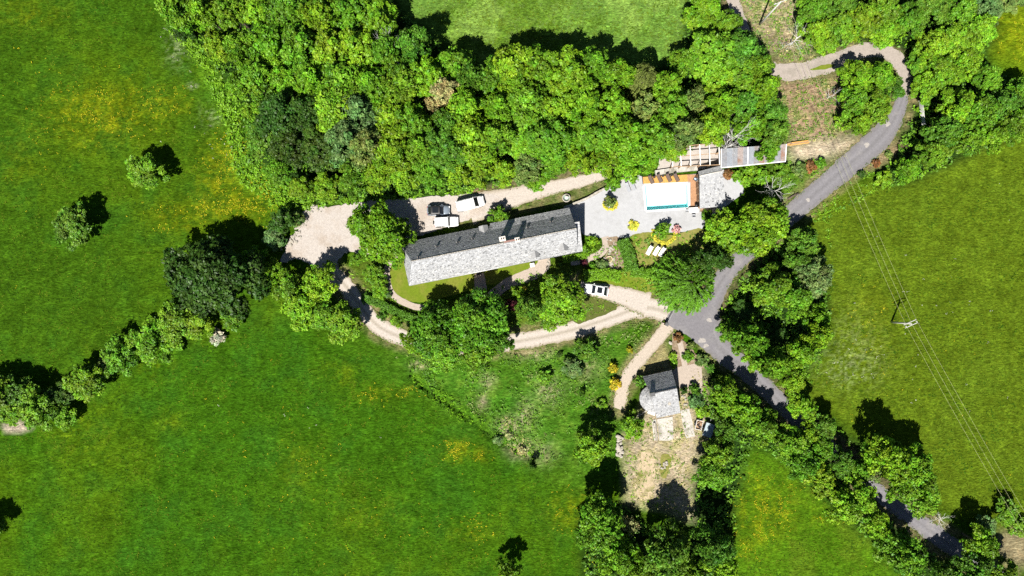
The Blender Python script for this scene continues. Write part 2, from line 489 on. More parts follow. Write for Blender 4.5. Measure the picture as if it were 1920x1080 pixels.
EASTBELT = [(1320, 700), (1400, 735), (1460, 770), (1540, 845), (1640, 930), (1750, 1030), (1830, 1090), (1700, 1090), (1620, 1000), (1540, 930), (1470, 860), (1410, 830), (1380, 960), (1360, 1090), (1090, 1090), (1090, 960), (1180, 940), (1210, 990), (1290, 1000), (1310, 900), (1330, 830), (1310, 760)]
LANEBELT = [(1470, 780), (1520, 770), (1600, 830), (1700, 850), (1760, 930), (1740, 980), (1690, 950), (1580, 860)]
MILLYARD = [(1180, 800), (1200, 790), (1215, 740), (1260, 690), (1315, 685), (1325, 760), (1332, 800), (1328, 830), (1305, 860), (1300, 905), (1300, 980), (1270, 960), (1220, 950), (1180, 940), (1170, 880), (1168, 830)]
CLEAR1 = [(1384, -20), (1500, -20), (1502, 60), (1530, 110), (1460, 122), (1432, 90), (1410, 60)]
CLEAR2 = [(1442, 158), (1520, 150), (1580, 140), (1590, 250), (1560, 262), (1480, 268), (1478, 230), (1450, 175)]
CLEAR3 = [(1478, 268), (1560, 258), (1625, 252), (1600, 285), (1540, 296), (1478, 300)]
BANK = [(1480, 300), (1560, 298), (1520, 340), (1480, 392), (1440, 380), (1400, 330), (1400, 316)]
GARDEN = [(640, 520), (680, 480), (735, 478), (735, 560), (790, 590), (870, 560), (950, 520), (1020, 490), (1090, 470), (1130, 460), (1180, 445), (1260, 440), (1316, 432), (1330, 480), (1260, 560), (1160, 545), (1090, 560), (1160, 575), (1080, 612), (970, 632), (770, 628), (690, 580), (660, 545)]

def build_ground():
    st = 0.42
    xs = np.arange(-112, 112.01, st); ys = np.arange(-66, 66.01, st)
    far = np.array([130, 170, 240, 360, 600, 1000, 1700, 2600.0])
    X = np.concatenate([-far[::-1], xs, far]); Y = np.concatenate([-far[::-1], ys, far])
    gx, gy = np.meshgrid(X, Y, indexing='ij')
    px = gx * SCALE + 960; py = 540 - gy * SCALE
    def blur(m, k):
        m = m.astype(float)
        for ax in (0, 1):
            c = np.cumsum(np.concatenate([np.repeat(np.take(m, [0], ax), k + 1, ax), m, np.repeat(np.take(m, [-1], ax), k, ax)], ax), ax)
            n_ = m.shape[ax]
            m = (np.take(c, np.arange(2 * k + 1, 2 * k + 1 + n_), ax) - np.take(c, np.arange(0, n_), ax)) / (2 * k + 1)
        return m
    wob = (fnoise(gx, gy, 0.25, 5) - 0.5) * 30
    def mask(poly, k=3, amp=1.0):
        return blur(inside(poly, px + wob * amp, py - wob * amp * 0.7), k)
    n1 = fnoise(gx, gy, 0.05, 11); n2 = fnoise(gx, gy, 0.22, 23); n3 = fnoise(gx, gy, 0.9, 31); n4 = fnoise(gx, gy, 2.2, 43, 2)
    C = np.zeros(gx.shape + (3,))
    def lay(col, m):
        nonlocal C
        C = C * (1 - m[..., None]) + np.asarray(col) * m[..., None]
    lay((0.0285, 0.072, 0.0034), np.ones(gx.shape))
    # hay meadows: each its own sward
    lay((0.026, 0.077, 0.0032), mask([(-300, 2000), (-300, 830), (60, 800), (330, 650), (560, 600), (680, 655), (880, 790), (1090, 910), (1095, 2000)], 3, .4))
    lay((0.06, 0.098, 0.0055), mask([(1560, 350), (1720, 330), (1930, 210), (2400, 100), (2400, 1300), (1990, 1080), (1880, 1000), (1770, 960), (1700, 850), (1570, 790), (1500, 740), (1560, 640), (1545, 500), (1500, 420)], 3, .5))
    lay((0.088, 0.175, 0.026), mask([(735, -400), (735, 0), (870, 130), (1290, 130), (1290, -400)], 2, .3))
    lay((0.044, 0.105, 0.004), mask([(1380, 830), (1470, 860), (1620, 1000), (1740, 1090), (1740, 1400), (1360, 1400), (1370, 960)], 3, .5))
    lay((0.07, 0.115, 0.004), mask([(1850, -50), (2200, -50), (2200, 180), (1930, 150), (1850, 100)], 4, .5))
    # colour drift in the sward
    t = np.clip((n1 - 0.42) * 4, 0, 1) * 0.55
    lay((0.05, 0.095, 0.003), t * (px < 1250) * (py > -50))
    t = np.clip((n2 - 0.5) * 5, 0, 1) * 0.4
    lay((0.014, 0.052, 0.004), t * 1.4 * (px < 1300))
    t = np.clip((n2 - 0.48) * 5, 0, 1) * 0.45
    lay((0.046, 0.078, 0.005), t * 1.5 * (px > 1480) * (py > 330))
    t = np.clip((n2 - 0.47) * 6, 0, 1) * 0.6
    lay((0.135, 0.215, 0.04), t * (px > 735) * (px < 1290) * (py < 130))
    for cx, cy, rx, ry, s in [(200, 205, 95, 45, .9), (170, 240, 70, 40, .5), (320, 190, 30, 25, .6), (430, 300, 40, 45, 1.0), (480, 360, 60, 35, 1.0), (400, 340, 40, 40, .6), (390, 130, 25, 22, .5), (30, 300, 40, 60, .3), (60, 20, 80, 40, .35),
                              (330, 410, 60, 30, .6), (430, 395, 60, 22, .8), (860, 845, 30, 18, 1.0), (905, 855, 16, 12, .9), (700, 740, 30, 14, .7), (760, 735, 25, 12, .6), (290, 690, 40, 20, .35), (150, 820, 60, 60, .3), (320, 790, 30, 20, .4), (640, 700, 40, 30, .35),
                              (1070, 960, 35, 30, .8), (1160, 1060, 60, 25, .8), (880, 1000, 40, 25, .45), (700, 970, 60, 50, .25), (1440, 950, 50, 50, 1.0), (1410, 1000, 40, 40, .7), (1545, 970, 25, 20, .6), (1900, 60, 40, 40, .8), (1640, 600, 40, 50, .3), (1620, 640, 60, 80, .25), (1165, 735, 14, 9, .8), (1095, 770, 14, 9, .6), (560, 870, 40, 60, .3)]:
        g = np.exp(-((px - cx) / rx) ** 2 - ((py - cy) / ry) ** 2)
        g = np.clip(g * s * (0.08 + 3.6 * np.clip(n3 - 0.42, 0, 1) + 2.6 * np.clip(n4 - 0.5, 0, 1)), 0, .85)
        lay((0.125, 0.135, 0.003), g * .55)
    # white umbellifers
    for cx, cy, rx, ry, s in [(330, 90, 20, 30, .5), (360, 160, 8, 5, 1.2), (395, 215, 20, 20, .4), (1600, 690, 50, 30, .35), (1590, 650, 60, 60, .2)]:
        g = np.exp(-((px - cx) / rx) ** 2 - ((py - cy) / ry) ** 2) * s
        lay((0.2, 0.24, 0.12), np.clip(g * np.clip((n4 - .45) * 5, 0, 1), 0, .8))
    # wooded and scrubby floors
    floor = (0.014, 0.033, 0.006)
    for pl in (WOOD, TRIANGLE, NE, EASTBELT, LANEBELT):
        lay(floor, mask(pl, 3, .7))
    lay((0.05, 0.135, 0.008), mask([(395, 110), (445, 190), (460, 290), (540, 350), (600, 395), (520, 395), (430, 330), (420, 240), (370, 110)], 4, .8) * .75)
    lay((0.036, 0.104, 0.008), mask(SCRUB, 9, 1.6) * .8)
    lay((0.055, 0.09, 0.01), mask(GARDEN, 3, .6))
    lay((0.05, 0.1, 0.01), mask(BANK, 3, .6))
    t = np.clip((n3 - 0.5) * 6, 0, 1)
    lay((0.062, 0.115, 0.012), t * mask(SCRUB, 9, 1.6) * .6)
    for cx, cy, rx, ry, s in [(950, 800, 16, 14, .9), (975, 845, 22, 14, .8), (905, 755, 9, 14, .7), (1030, 735, 22, 22, .45), (915, 715, 12, 12, .5), (980, 780, 22, 26, .4), (1015, 850, 25, 20, .35), (1000, 665, 30, 10, .5), (785, 685, 14, 8, .6), (1100, 690, 30, 26, .25)]:
        g = np.exp(-((px - cx) / rx) ** 2 - ((py - cy) / ry) ** 2) * s
        lay((0.3, 0.25, 0.16), np.clip(g * (0.5 + 3 * np.clip(n4 - .4, 0, 1)), 0, .95))
    lay((0.035, 0.12, 0.008), np.exp(-((px - 955) / 22) ** 2 - ((py - 757) / 20) ** 2) * .8)
    lay((0.3, 0.25, 0.175), mask(MILLYARD, 3, .8) * .92)
    t = np.clip((n3 - 0.47) * 6, 0, 1)
    lay((0.16, 0.155, 0.05), t * mask(MILLYARD, 3, .6) * .6)
    for pl, c in ((CLEAR1, (0.24, 0.2, 0.125)), (CLEAR2, (0.22, 0.155, 0.1)), (CLEAR3, (0.33, 0.275, 0.2))):
        lay(c, mask(pl, 3, .9) * .92)
    t = np.clip((n3 - 0.5) * 7, 0, 1)
    lay((0.075, 0.115, 0.02), t * (mask(CLEAR1, 3) + mask(CLEAR2, 3)) * .75)
    lay((0.2, 0.14, 0.09), mask([(1625, 300), (1690, 262), (1700, 278), (1640, 318), (1610, 322)], 2, .6) * .8)
    lay((0.2, 0.16, 0.1), mask([(1870, 1000), (1930, 990), (1960, 1060), (1900, 1060), (1860, 1030)], 3, 1) * .8)
    lay((0.3, 0.25, 0.2), mask([(4, 796), (40, 790), (62, 802), (40, 812), (6, 812)], 1, .2) * .9)
    lay((0.2, 0.1, 0.07), mask([(882, 352), (905, 352), (905, 366), (882, 366)], 1, .4) * .8)
    for pl in ([(1232, 640), (1256, 650), (1262, 692), (1205, 710), (1182, 738), (1188, 700)], [(1222, 622), (1195, 655), (1165, 700), (1148, 740), (1160, 745), (1182, 700), (1216, 655), (1236, 627)]):
        lay((0.24, 0.2, 0.1), mask(pl, 2, .5) * .75)
    # faint trodden lines through the hay
    for pts in ([(640, 790), (700, 830), (735, 880), (770, 980)], [(1580, 470), (1680, 520), (1800, 500), (1930, 540)], [(20, 560), (180, 480), (330, 470), (420, 440)], [(60, 900), (260, 860), (480, 930), (700, 1060)], [(760, 30), (960, 60), (1260, 30)]):
        dl = seg_dist(gx + wob * .04, gy - wob * .05, [P(q[0], q[1]) for q in pts])
        C *= (1 + .28 * np.exp(-((dl - .5) / .3) ** 2) - .2 * np.exp(-(dl / .35) ** 2))[..., None]
    # pale dusty verges beside roads and drives
    for k_, pts in ROADS_PX.items():
        d = seg_dist(gx, gy, [P(a, b) for a, b, c in pts]); wd = max(c for a, b, c in pts) / 2
        g = np.clip(1 - (d - wd) / 1.0, 0, 1) * (0.3 + 0.7 * np.clip((n3 - .35) * 3, 0, 1))
        lay((0.16, 0.13, 0.07), g * .75)
    # sward grain
    g = (0.8 + 0.4 * n4) * (0.75 + 0.5 * n3) * (0.68 + 0.64 * n2)
    C *= g[..., None]
    # relief
    flat = np.zeros(gx.shape)
    for k_, pts in ROADS_PX.items():
        d = seg_dist(gx, gy, [P(a, b) for a, b, c in pts]); wd = max(c for a, b, c in pts) / 2
        flat = np.maximum(flat, np.clip(1 - (d - wd - 1.0) / 2.0, 0, 1))
    for pl in (YARD, TERRACE, GARDEN, MILLYARD, BANK, [(720, 370), (1100, 370), (1110, 500), (1100, 560), (720, 590)]):
        flat = np.maximum(flat, blur(inside(pl, px, py), 4) * 1.4)
    flat = np.clip(flat, 0, 1)
    Z = -0.03 - (1 - flat) * (0.32 * fnoise(gx, gy, 0.12, 61) + 0.16 * fnoise(gx, gy, 0.9, 71, 2))
    dd = seg_dist(gx, gy, DITCH)
    Z -= 0.75 * np.clip(1 - dd / 0.75, 0, 1)
    Z = np.where((np.abs(gx) > 113) | (np.abs(gy) > 67), -0.2, Z)
    global GRID
    GRID = (X, Y, Z)
    nx, ny = gx.shape
    idx = np.arange(nx * ny).reshape(nx, ny)
    q = np.stack([idx[:-1, :-1], idx[1:, :-1], idx[1:, 1:], idx[:-1, 1:]], -1).reshape(-1, 4)
    cx = (gx[:-1, :-1] + gx[1:, 1:]).ravel() / 2; cy = (gy[:-1, :-1] + gy[1:, 1:]).ravel() / 2
    pool_big = [P(1203, 343), P(1294, 339), P(1296, 394), P(1207, 400)]
    q = q[~inside(pool_big, cx, cy)]
    me = bpy.data.meshes.new('ground')
    co = np.stack([gx, gy, Z], -1).reshape(-1, 3)
    me.vertices.add(len(co)); me.vertices.foreach_set('co', co.astype(np.float32).ravel())
    me.loops.add(q.size); me.loops.foreach_set('vertex_index', q.astype(np.int32).ravel())
    me.polygons.add(len(q)); me.polygons.foreach_set('loop_start', np.arange(0, q.size, 4, dtype=np.int32))
    me.update(calc_edges=True)
    me.polygons.foreach_set('use_smooth', np.ones(len(q), bool))
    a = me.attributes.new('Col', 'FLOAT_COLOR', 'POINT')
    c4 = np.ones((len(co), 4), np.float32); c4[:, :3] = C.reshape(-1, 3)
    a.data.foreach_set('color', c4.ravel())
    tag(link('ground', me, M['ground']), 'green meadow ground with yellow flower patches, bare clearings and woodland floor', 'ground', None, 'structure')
build_ground()
def ground_z(x, y):
    X, Y, Z = GRID
    i = np.clip(np.searchsorted(X, x) - 1, 0, len(X) - 2); j = np.clip(np.searchsorted(Y, y) - 1, 0, len(Y) - 2)
    f = (x - X[i]) / (X[i + 1] - X[i]); g = (y - Y[j]) / (Y[j + 1] - Y[j])
    return (Z[i, j] * (1 - f) + Z[i + 1, j] * f) * (1 - g) + (Z[i, j + 1] * (1 - f) + Z[i + 1, j + 1] * f) * g

# ---------------------------------------------------------------- roads, drives, paths, lawns, terrace
GR = (0.36, 0.32, 0.28); GM = (0.26, 0.228, 0.185); GE = (0.23, 0.195, 0.14)
ribbon('lane', ROADS_PX['lane'], 0.052, M['lane'], 'narrow grey asphalt lane curving between trees down the right side', 'road', [(0.135, 0.126, 0.12), (0.138, 0.132, 0.14), (0.16, 0.154, 0.163), (0.13, 0.125, 0.131), (0.16, 0.154, 0.163), (0.138, 0.132, 0.14), (0.135, 0.126, 0.12)])
ribbon('hairpin_track', ROADS_PX['hairpin'], 0.048, M['track'], 'pale gravelly track bending round the hairpin at upper right', 'track')
sheet('track_median', [(1518, 131), (1540, 123), (1562, 120), (1562, 126), (1540, 131)], 0.056, M['lawn'], 'grass sliver between the wheel tracks of the hairpin', 'grass', jitter=.05)
DR = [GE, GR, (0.372, 0.332, 0.292), GM, (0.368, 0.328, 0.288), GR, GE]
ribbon('gravel_drive', ROADS_PX['drive'], 0.03, M['drive'], 'pale gravel drive looping below the long house to the yard', 'drive', DR)
ribbon('gravel_spur', ROADS_PX['spur'], 0.034, M['drive'], 'short pale gravel spur where the white car is parked', 'drive', [GE] + [GR] * 5 + [GE])
ribbon('cottage_track', ROADS_PX['milltrack'], 0.03, M['drive'], 'sandy track from the junction down to the small slate house', 'track', [GE] + [(0.345, 0.295, 0.24)] * 5 + [GE])
ribbon('yard_track', ROADS_PX['yardtrack'], 0.03, M['drive'], 'sandy track narrowing from the yard along the wood edge', 'track', [GE] + [GR] * 5 + [GE])
sheet('gravel_yard', YARD, 0.038, M['gravel'], 'pale gravel parking yard between the wood and the long house', 'yard')
sheet('junction_apron', [(1251, 606), (1262, 580), (1300, 574), (1338, 572), (1338, 620), (1342, 648), (1322, 655), (1290, 630)], 0.056, M['asphalt'], 'widened grey asphalt apron at the junction by the gate', 'road', jitter=.06)
for i, (a, b, r) in enumerate([(1316, 638, 7), (1323, 648, 5), (1664, 233, 5), (1625, 272, 5), (1515, 375, 4), (1330, 600, 5)]):
    pts = [(a + r * math.cos(k) * (1 + .3 * math.sin(3 * k + i)), b + r * .8 * math.sin(k) * (1 + .3 * math.cos(2 * k + i))) for k in np.arange(0, 6.2, .7)]
    sheet('road_repair', pts, 0.0605, M['patch'], ['pale repair patch on the junction asphalt, left of two', 'pale repair patch on the junction asphalt, right of two', 'pale repair patch on the lane near the hairpin', 'pale repair patch on the lane beside the sandy clearing', 'pale repair patch on the lane near the bare grey tree', 'faint pale patch on the junction asphalt under the willow edge'][i], 'road patch', jitter=.05)
pool_w = [P(a, b) for a, b in POOL]
sheet('terrace', TERRACE, 0.06, M['terrace'], 'light grey paved terrace around the pool and beside the house', 'terrace', smooth=False, hole=pool_w)
sheet('lawn_west', [(766, 478), (738, 480), (729, 500), (730, 530), (744, 556), (775, 566), (815, 562), (870, 548), (896, 538), (893, 508), (772, 530)], 0.012, M['lawn'], 'mown lawn wrapping the left end of the long house', 'lawn', jitter=.05)
sheet('lawn_front', [(905, 505), (1000, 484), (1008, 492), (1006, 503), (988, 514), (958, 522), (944, 532), (920, 534), (908, 528)], 0.012, M['lawn'], 'small mown lawn in front of the long house by the white table', 'lawn', jitter=.04)
sheet('lawn_loungers', [(1180, 448), (1200, 437), (1226, 436), (1262, 440), (1312, 428), (1325, 450), (1300, 490), (1255, 500), (1190, 499)], 0.064, M['lawn_dry'], 'dry yellowish lawn holding the three white sun loungers', 'lawn', jitter=.05)
sheet('lawn_drive', [(1096, 556), (1130, 560), (1150, 570), (1156, 578), (1140, 588), (1105, 600), (1080, 606), (1070, 580)], 0.04, surface('olive_lawn', (0.062, 0.075, 0.012), 0.2, 2.2, 0.95, 0.5, 9), 'olive green grass wedge between the two arms of the drive', 'lawn', jitter=.08)
sheet('lawn_strip', [(1090, 512), (1160, 500), (1200, 512), (1240, 520), (1230, 552), (1190, 548), (1150, 536), (1092, 530)], 0.014, M['lawn'], 'green grass strip between the white car and the hedge', 'lawn', jitter=.08)
ribbon('garden_path', [(752, 478, 1.0), (735, 488, 1.0), (726, 505, 1.1), (728, 535, 1.2), (740, 556, 1.2), (764, 570, 1.2), (790, 577, 1.2), (830, 572, 1.2)], 0.044, M['path'], 'narrow pale path curving round the left lawn', 'path', jitter=.03)
ribbon('door_path', [(898, 512, 1.6), (900, 528, 2.2), (902, 545, 2.2)], 0.04, M['path'], 'short pale path leading from the house door', 'path', jitter=.04)
ribbon('front_path', [(1018, 478, 2.0), (1020, 495, 2.4), (1004, 510, 2.4), (970, 524, 2.2), (945, 536, 2.0), (920, 556, 1.8)], 0.042, M['path'], 'pale gravel path below the front lawn', 'path', jitter=.05)
ribbon('east_path', [(1134, 444, 1.4), (1136, 462, 1.3), (1122, 478, 1.3), (1094, 488, 1.2), (1070, 492, 1.2)], 0.068, M['path'], 'pale path winding between terrace and garden beds', 'path', jitter=.03)
ribbon('footpath', [(1274, 636, 1.0), (1279, 660, 1.0), (1284, 686, 1.1)], 0.034, M['path'], 'thin pale footpath between the two roadside garden beds', 'path', jitter=.03)
sheet('sandy_court', [(1262, 696), (1284, 685), (1312, 684), (1316, 705), (1318, 735), (1326, 765), (1318, 758), (1296, 726), (1272, 726)], 0.036, M['path'], 'pale sandy court right of the small slate house', 'yard', jitter=.06)
sheet('concrete_slab', [(1232, 786), (1261, 781), (1263, 822), (1256, 826), (1236, 826)], 0.05, M['concrete'], 'cracked pale concrete slab below the small slate house', 'slab', smooth=False)
sheet('concrete_strip', [(1276, 770), (1292, 766), (1298, 790), (1303, 818), (1286, 822), (1280, 796)], 0.046, M['concrete'], 'pale concrete strip running down beside the slab', 'slab', smooth=False)
sheet('footing_strip', [(1222, 788), (1230, 786), (1234, 824), (1226, 826)], 0.044, M['concrete'], 'narrow pale footing strip left of the concrete slab', 'slab', smooth=False)
sheet('grass_island', [(1240, 853), (1256, 852), (1258, 870), (1248, 896), (1238, 892), (1238, 876)], 0.012, M['lawn_dry'], 'small grass island in the bare yard', 'grass', jitter=.12)
sheet('dirt_track', [(1205, 850), (1225, 846), (1228, 880), (1220, 930), (1200, 935), (1192, 900)], 0.012, M['dirt'], 'worn bare dirt track across the lower yard', 'dirt', jitter=.15)
sheet('carport_floor', [(1238, 292), (1352, 262), (1352, 306), (1232, 318)], 0.064, M['gravel'], 'pinkish sandy floor under the open timber frame', 'yard', smooth=False)
sheet('rock_bed', [(1138, 446), (1160, 446), (1166, 470), (1170, 498), (1150, 506), (1128, 500), (1132, 484), (1142, 466)], 0.072, M['soil'], 'bare soil bed of the rock garden', 'garden bed', jitter=.06)
sheet('roadside_bed', [(1262, 622), (1282, 640), (1310, 668), (1330, 690), (1290, 686), (1262, 690), (1260, 650)], 0.016, M['soil'], 'rusty brown soil bed beside the junction', 'garden bed', jitter=.08)
# ---------------------------------------------------------------- foliage
def unit(v):
    return v / (np.linalg.norm(v, axis=-1, keepdims=True) + 1e-9)

def leaf_cloud(name, c, nrm, cr, npl, leaf, col, seed, up=0.35, flat=0.7, spread=0.6, aspect=0.55, jitcol=0.22):
    """leaves gathered in small sprays: c (n,3) centres, nrm (n,3) facing, cr (n,) spray radius, col (n,3)"""
    r = np.random.default_rng(seed)
    n = len(c)
    idx = np.repeat(np.arange(n), npl)
    m = len(idx)
    d = unit(r.normal(size=(m, 3))) * (r.random((m, 1)) ** 0.45) * np.asarray(cr)[idx, None]
    nn = nrm[idx]
    d = d - nn * (np.sum(d * nn, 1, keepdims=True)) * (1 - flat)
    p = c[idx] + d
    ln = unit(nn * 0.8 + unit(d) * 0.35 + r.normal(size=(m, 3)) * spread + np.array([0, 0, up]))
    t = unit(np.cross(ln, r.normal(size=(m, 3))))
    b = np.cross(ln, t)
    s = leaf * (0.55 + 0.8 * r.random((m, 1)))
    co = np.stack([p - t * s, p - b * s * aspect, p + t * s, p + b * s * aspect], 1).reshape(-1, 3)
    k = col[idx] * (1 - jitcol + 2 * jitcol * r.random((m, 1)))
    return np_quads(name, co, np.repeat(k, 4, 0))

def crown_mesh(name, R, H0, H1, seed, nb=11, cr=0.55, leaf=0.26, npl=16, dens=1.0, rough=1.0, top=0.62):
    """a crown of many separate boughs of leaf sprays, deep gaps between them"""
    r = np.random.default_rng(seed)
    hc = (H0 + H1) / 2; hh = (H1 - H0) / 2
    nb = int(nb * 2.3)
    lobes = [r.uniform(0, 6.28), r.uniform(0, 6.28)]
    bl = [(0, 0, hc - hh * 0.35, R * top * 0.6)]
    ga = 2.39996
    for i in range(nb):
        f = (i + .5) / nb
        a = i * ga + r.uniform(-.35, .35)
        out = 1 + 0.16 * rough * math.sin(2 * a + lobes[0]) + 0.1 * rough * math.sin(5 * a + lobes[1])
        rad = R * math.sqrt(f) * 0.8 * out
        rb = R * r.uniform(.15, .29)
        z = hc + hh * (0.72 * (1 - f ** 1.3) - 0.25 * f + r.uniform(-.5, .22))
        bl.append((math.cos(a) * rad, math.sin(a) * rad, z, rb))
    cs = []; ns = []; col = []
    for bi, (x, y, z, rb) in enumerate(bl):
        k = int(dens * 4 * math.pi * rb * rb / (cr * cr * (4.0 if bi == 0 else 2.0))) + 4
        d = unit(r.normal(size=(k, 3)))
        d = d[d[:, 2] > -0.35]
        sq = np.array([1, 1, .9])
        p = np.array([x, y, z]) + d * sq * rb * (0.45 + 0.72 * r.random((len(d), 1)))
        keep = np.ones(len(p), bool)
        for bj, (x2, y2, z2, r2) in enumerate(bl):
            if bj != bi:
                keep &= np.linalg.norm((p - np.array([x2, y2, z2])) / sq, axis=1) > r2 * 0.6
        p = p[keep]; d = d[keep]
        tone = r.uniform(.68, 1.22); hue = r.uniform(-.15, .12)
        cl = tone * (0.72 + 0.56 * r.random((len(p), 1))) * np.array([[1.0 + hue, 1.0, 1.0]])
        cl = cl * (1 + (r.random((len(p), 1)) - .5) * np.array([[0.35, 0.0, 0.2]]))
        cs.append(p); ns.append(d); col.append(cl)
    c = np.concatenate(cs); nrm = np.concatenate(ns); cl = np.concatenate(col)
    crr = cr * (0.45 + 0.75 * r.random(len(c)))
    me = leaf_cloud(name, c, nrm, crr, npl, leaf, cl, seed + 1, spread=.75)
    me['spread'] = float(np.percentile(np.hypot(c[:, 0], c[:, 1]), 98))
    return me

def branch_mesh(name, H, spread, seed, r0=0.2, levels=3, n0=7, start=0.35, n=5):
    """tapered trunk with forking limbs"""
    rr = random.Random(seed); b = MB()
    top = Vector((rr.uniform(-.3, .3), rr.uniform(-.3, .3), H * 0.8))
    pts = [Vector((0, 0, -0.6)), Vector((0, 0, 0)), top * 0.35 + Vector((rr.uniform(-.15, .15), rr.uniform(-.15, .15), 0)), top * 0.7, top]
    b.tube(pts, [r0 * 1.3, r0 * 1.1, r0 * .85, r0 * .6, r0 * .3], n + 2)
    def grow(p, d, ln, rad, lev):
        q = p + d * ln * .5 + Vector((rr.uniform(-.1, .1), rr.uniform(-.1, .1), rr.uniform(0, .12))) * ln
        e = q + (d + Vector((rr.uniform(-.35, .35), rr.uniform(-.35, .35), rr.uniform(-.1, .25)))).normalized() * ln * .5
        b.tube([p, q, e], [rad, rad * .75, rad * .45], n, cap=False)
        if lev > 0:
            for s in range(rr.choice((2, 3))):
                nd = (d + Vector((rr.uniform(-.9, .9), rr.uniform(-.9, .9), rr.uniform(-.25, .5)))).normalized()
                grow(q if s == 0 else e, nd, ln * rr.uniform(.5, .72), rad * .5, lev - 1)
    for i in range(n0):
        a = 2 * math.pi * i / n0 + rr.uniform(-.4, .4)
        f = start + (0.95 - start) * (i + rr.random()) / n0
        up = rr.uniform(.25, .8)
        grow(top * f, Vector((math.cos(a), math.sin(a), up)).normalized(), spread * rr.uniform(.55, .75) * (1.15 - .4 * f), r0 * .5 * (1.2 - f * .6), levels - 1)
    return b.mesh(name)

PROTO = {}
def add_proto(kind, R, H, crown, trunk):
    if crown is not None and 'spread' in crown: R = crown['spread'] + .05 * crown['spread'] + .08
    if crown is None: R = float(np.percentile([math.hypot(v.co.x, v.co.y) for v in trunk.vertices], 95))
    PROTO.setdefault(kind, []).append((R, H, crown, trunk))
for i in range(5):
    add_proto('tree', 4.5, 9.0, crown_mesh('crown', 4.5, 2.2, 9.0, 100 + i, nb=13, cr=0.52, leaf=0.23, npl=17, dens=1.35), branch_mesh('trunk', 8.2, 3.6, 200 + i, .2, 2, 6))
for i in range(5):
    add_proto('tall', 4.3, 12.0, crown_mesh('crown', 4.3, 4.0, 12.0, 130 + i, nb=15, cr=0.5, leaf=0.22, npl=17, dens=1.15), branch_mesh('trunk', 11, 3.4, 230 + i, .24, 2, 6))
for i in range(2):
    add_proto('oak', 7.5, 11.0, crown_mesh('crown', 7.5, 2.5, 11.0, 150 + i, nb=24, cr=0.62, leaf=0.27, npl=16, rough=1.4, top=.5, dens=1.3), branch_mesh('trunk', 9.6, 6.0, 250 + i, .38, 2, 8))
for i in range(4):
    add_proto('small', 2.4, 4.6, crown_mesh('crown', 2.4, 0.7, 4.6, 160 + i, nb=9, cr=0.42, leaf=0.22, npl=14), branch_mesh('trunk', 4.0, 1.8, 260 + i, .1, 2, 5))
for i in range(3):
    add_proto('shrub', 1.2, 1.9, crown_mesh('crown', 1.2, 0.05, 1.9, 170 + i, nb=7, cr=0.3, leaf=0.15, npl=14), branch_mesh('trunk', 1.5, .8, 270 + i, .05, 2, 5, start=.15))
add_proto('sparse', 3.0, 7.0, crown_mesh('crown', 3.0, 2.0, 7.0, 181, nb=12, cr=0.45, leaf=0.22, npl=7, dens=.5), branch_mesh('trunk', 6.4, 2.6, 281, .13, 3, 7))
add_proto('sparse', 3.0, 7.0, crown_mesh('crown', 3.0, 2.0, 7.0, 182, nb=12, cr=0.45, leaf=0.22, npl=7, dens=.5), branch_mesh('trunk', 6.4, 2.6, 282, .13, 3, 7))

def weeping_crown(name, R, H, seed, n=620, rise=0.55):
    """long hanging or fanned twigs strung with narrow leaves"""
    r = np.random.default_rng(seed)
    cs = []; ns = []; cl = []
    for i in range(n):
        a = r.uniform(0, 2 * math.pi); rad = R * math.sqrt(r.random()); ln = r.uniform(1.6, 3.2)
        z = H * (1 - rise * (rad / R) ** 2) - r.uniform(0, .9)
        d = np.array([math.cos(a), math.sin(a), 0.0]); tone = r.uniform(.6, 1.3)
        for k in range(9):
            f = k / 8
            p = d * (rad + ln * .55 * f) + np.array([0, 0, z - 1.1 * f * f * ln * .5])
            p[:2] += r.normal(0, .05, 2)
            cs.append(p); ns.append(unit(d * .6 + np.array([0, 0, .9]))); cl.append(np.ones(3) * tone * (0.75 + .5 * f))
    return leaf_cloud(name, np.array(cs), np.array(ns), np.full(len(cs), .16), 4, .24, np.array(cl), seed + 3, aspect=.3)
add_proto('willow', 6.5, 9.0, weeping_crown('crown', 5.0, 9.0, 191), branch_mesh('trunk', 8.0, 4.6, 291, .32, 2, 8))
add_proto('willow', 6.5, 9.0, weeping_crown('crown', 5.0, 9.0, 192, 500, .7), branch_mesh('trunk', 8.0, 4.6, 292, .32, 2, 8))
for i in range(3):
    add_proto('bare', 3.0, 7.0, None, branch_mesh('branches', 6.8, 3.6, 295 + i, .15, 4, 9, start=.3, n=4))

TINT = {
 'bright': (0.126, 0.265, 0.010), 'mid': (0.100, 0.226, 0.011), 'deep': (0.072, 0.175, 0.013), 'dark': (0.038, 0.088, 0.009),
 'yellow': (0.14, 0.28, 0.012), 'olive': (0.135, 0.195, 0.04), 'pale': (0.33, 0.31, 0.12), 'blue': (0.105, 0.19, 0.05),
 'purple': (0.095, 0.022, 0.03), 'cream': (0.29, 0.31, 0.22), 'gold': (0.36, 0.33, 0.016), 'lemon': (0.5, 0.46, 0.05), 'rust': (0.2, 0.09, 0.03), 'pink': (0.5, 0.26, 0.25), 'grass': (0.06, 0.15, 0.01), 'white': (0.4, 0.4, 0.4)}
TONE = {'bright': 'bright green', 'mid': 'mid green', 'deep': 'deep green', 'dark': 'dark green', 'yellow': 'yellow-green', 'olive': 'olive', 'pale': 'pale cream-flowered', 'blue': 'grey-green', 'purple': 'dark red', 'cream': 'whitish flowering', 'gold': 'golden-flowered', 'rust': 'rust-tinged', 'white': 'bare grey', 'lemon': 'yellow-flowered', 'pink': 'pink-flowered'}
TR = random.Random(5)
TREES = []   # (empty, px, py, tone, noun, place) awaiting a label
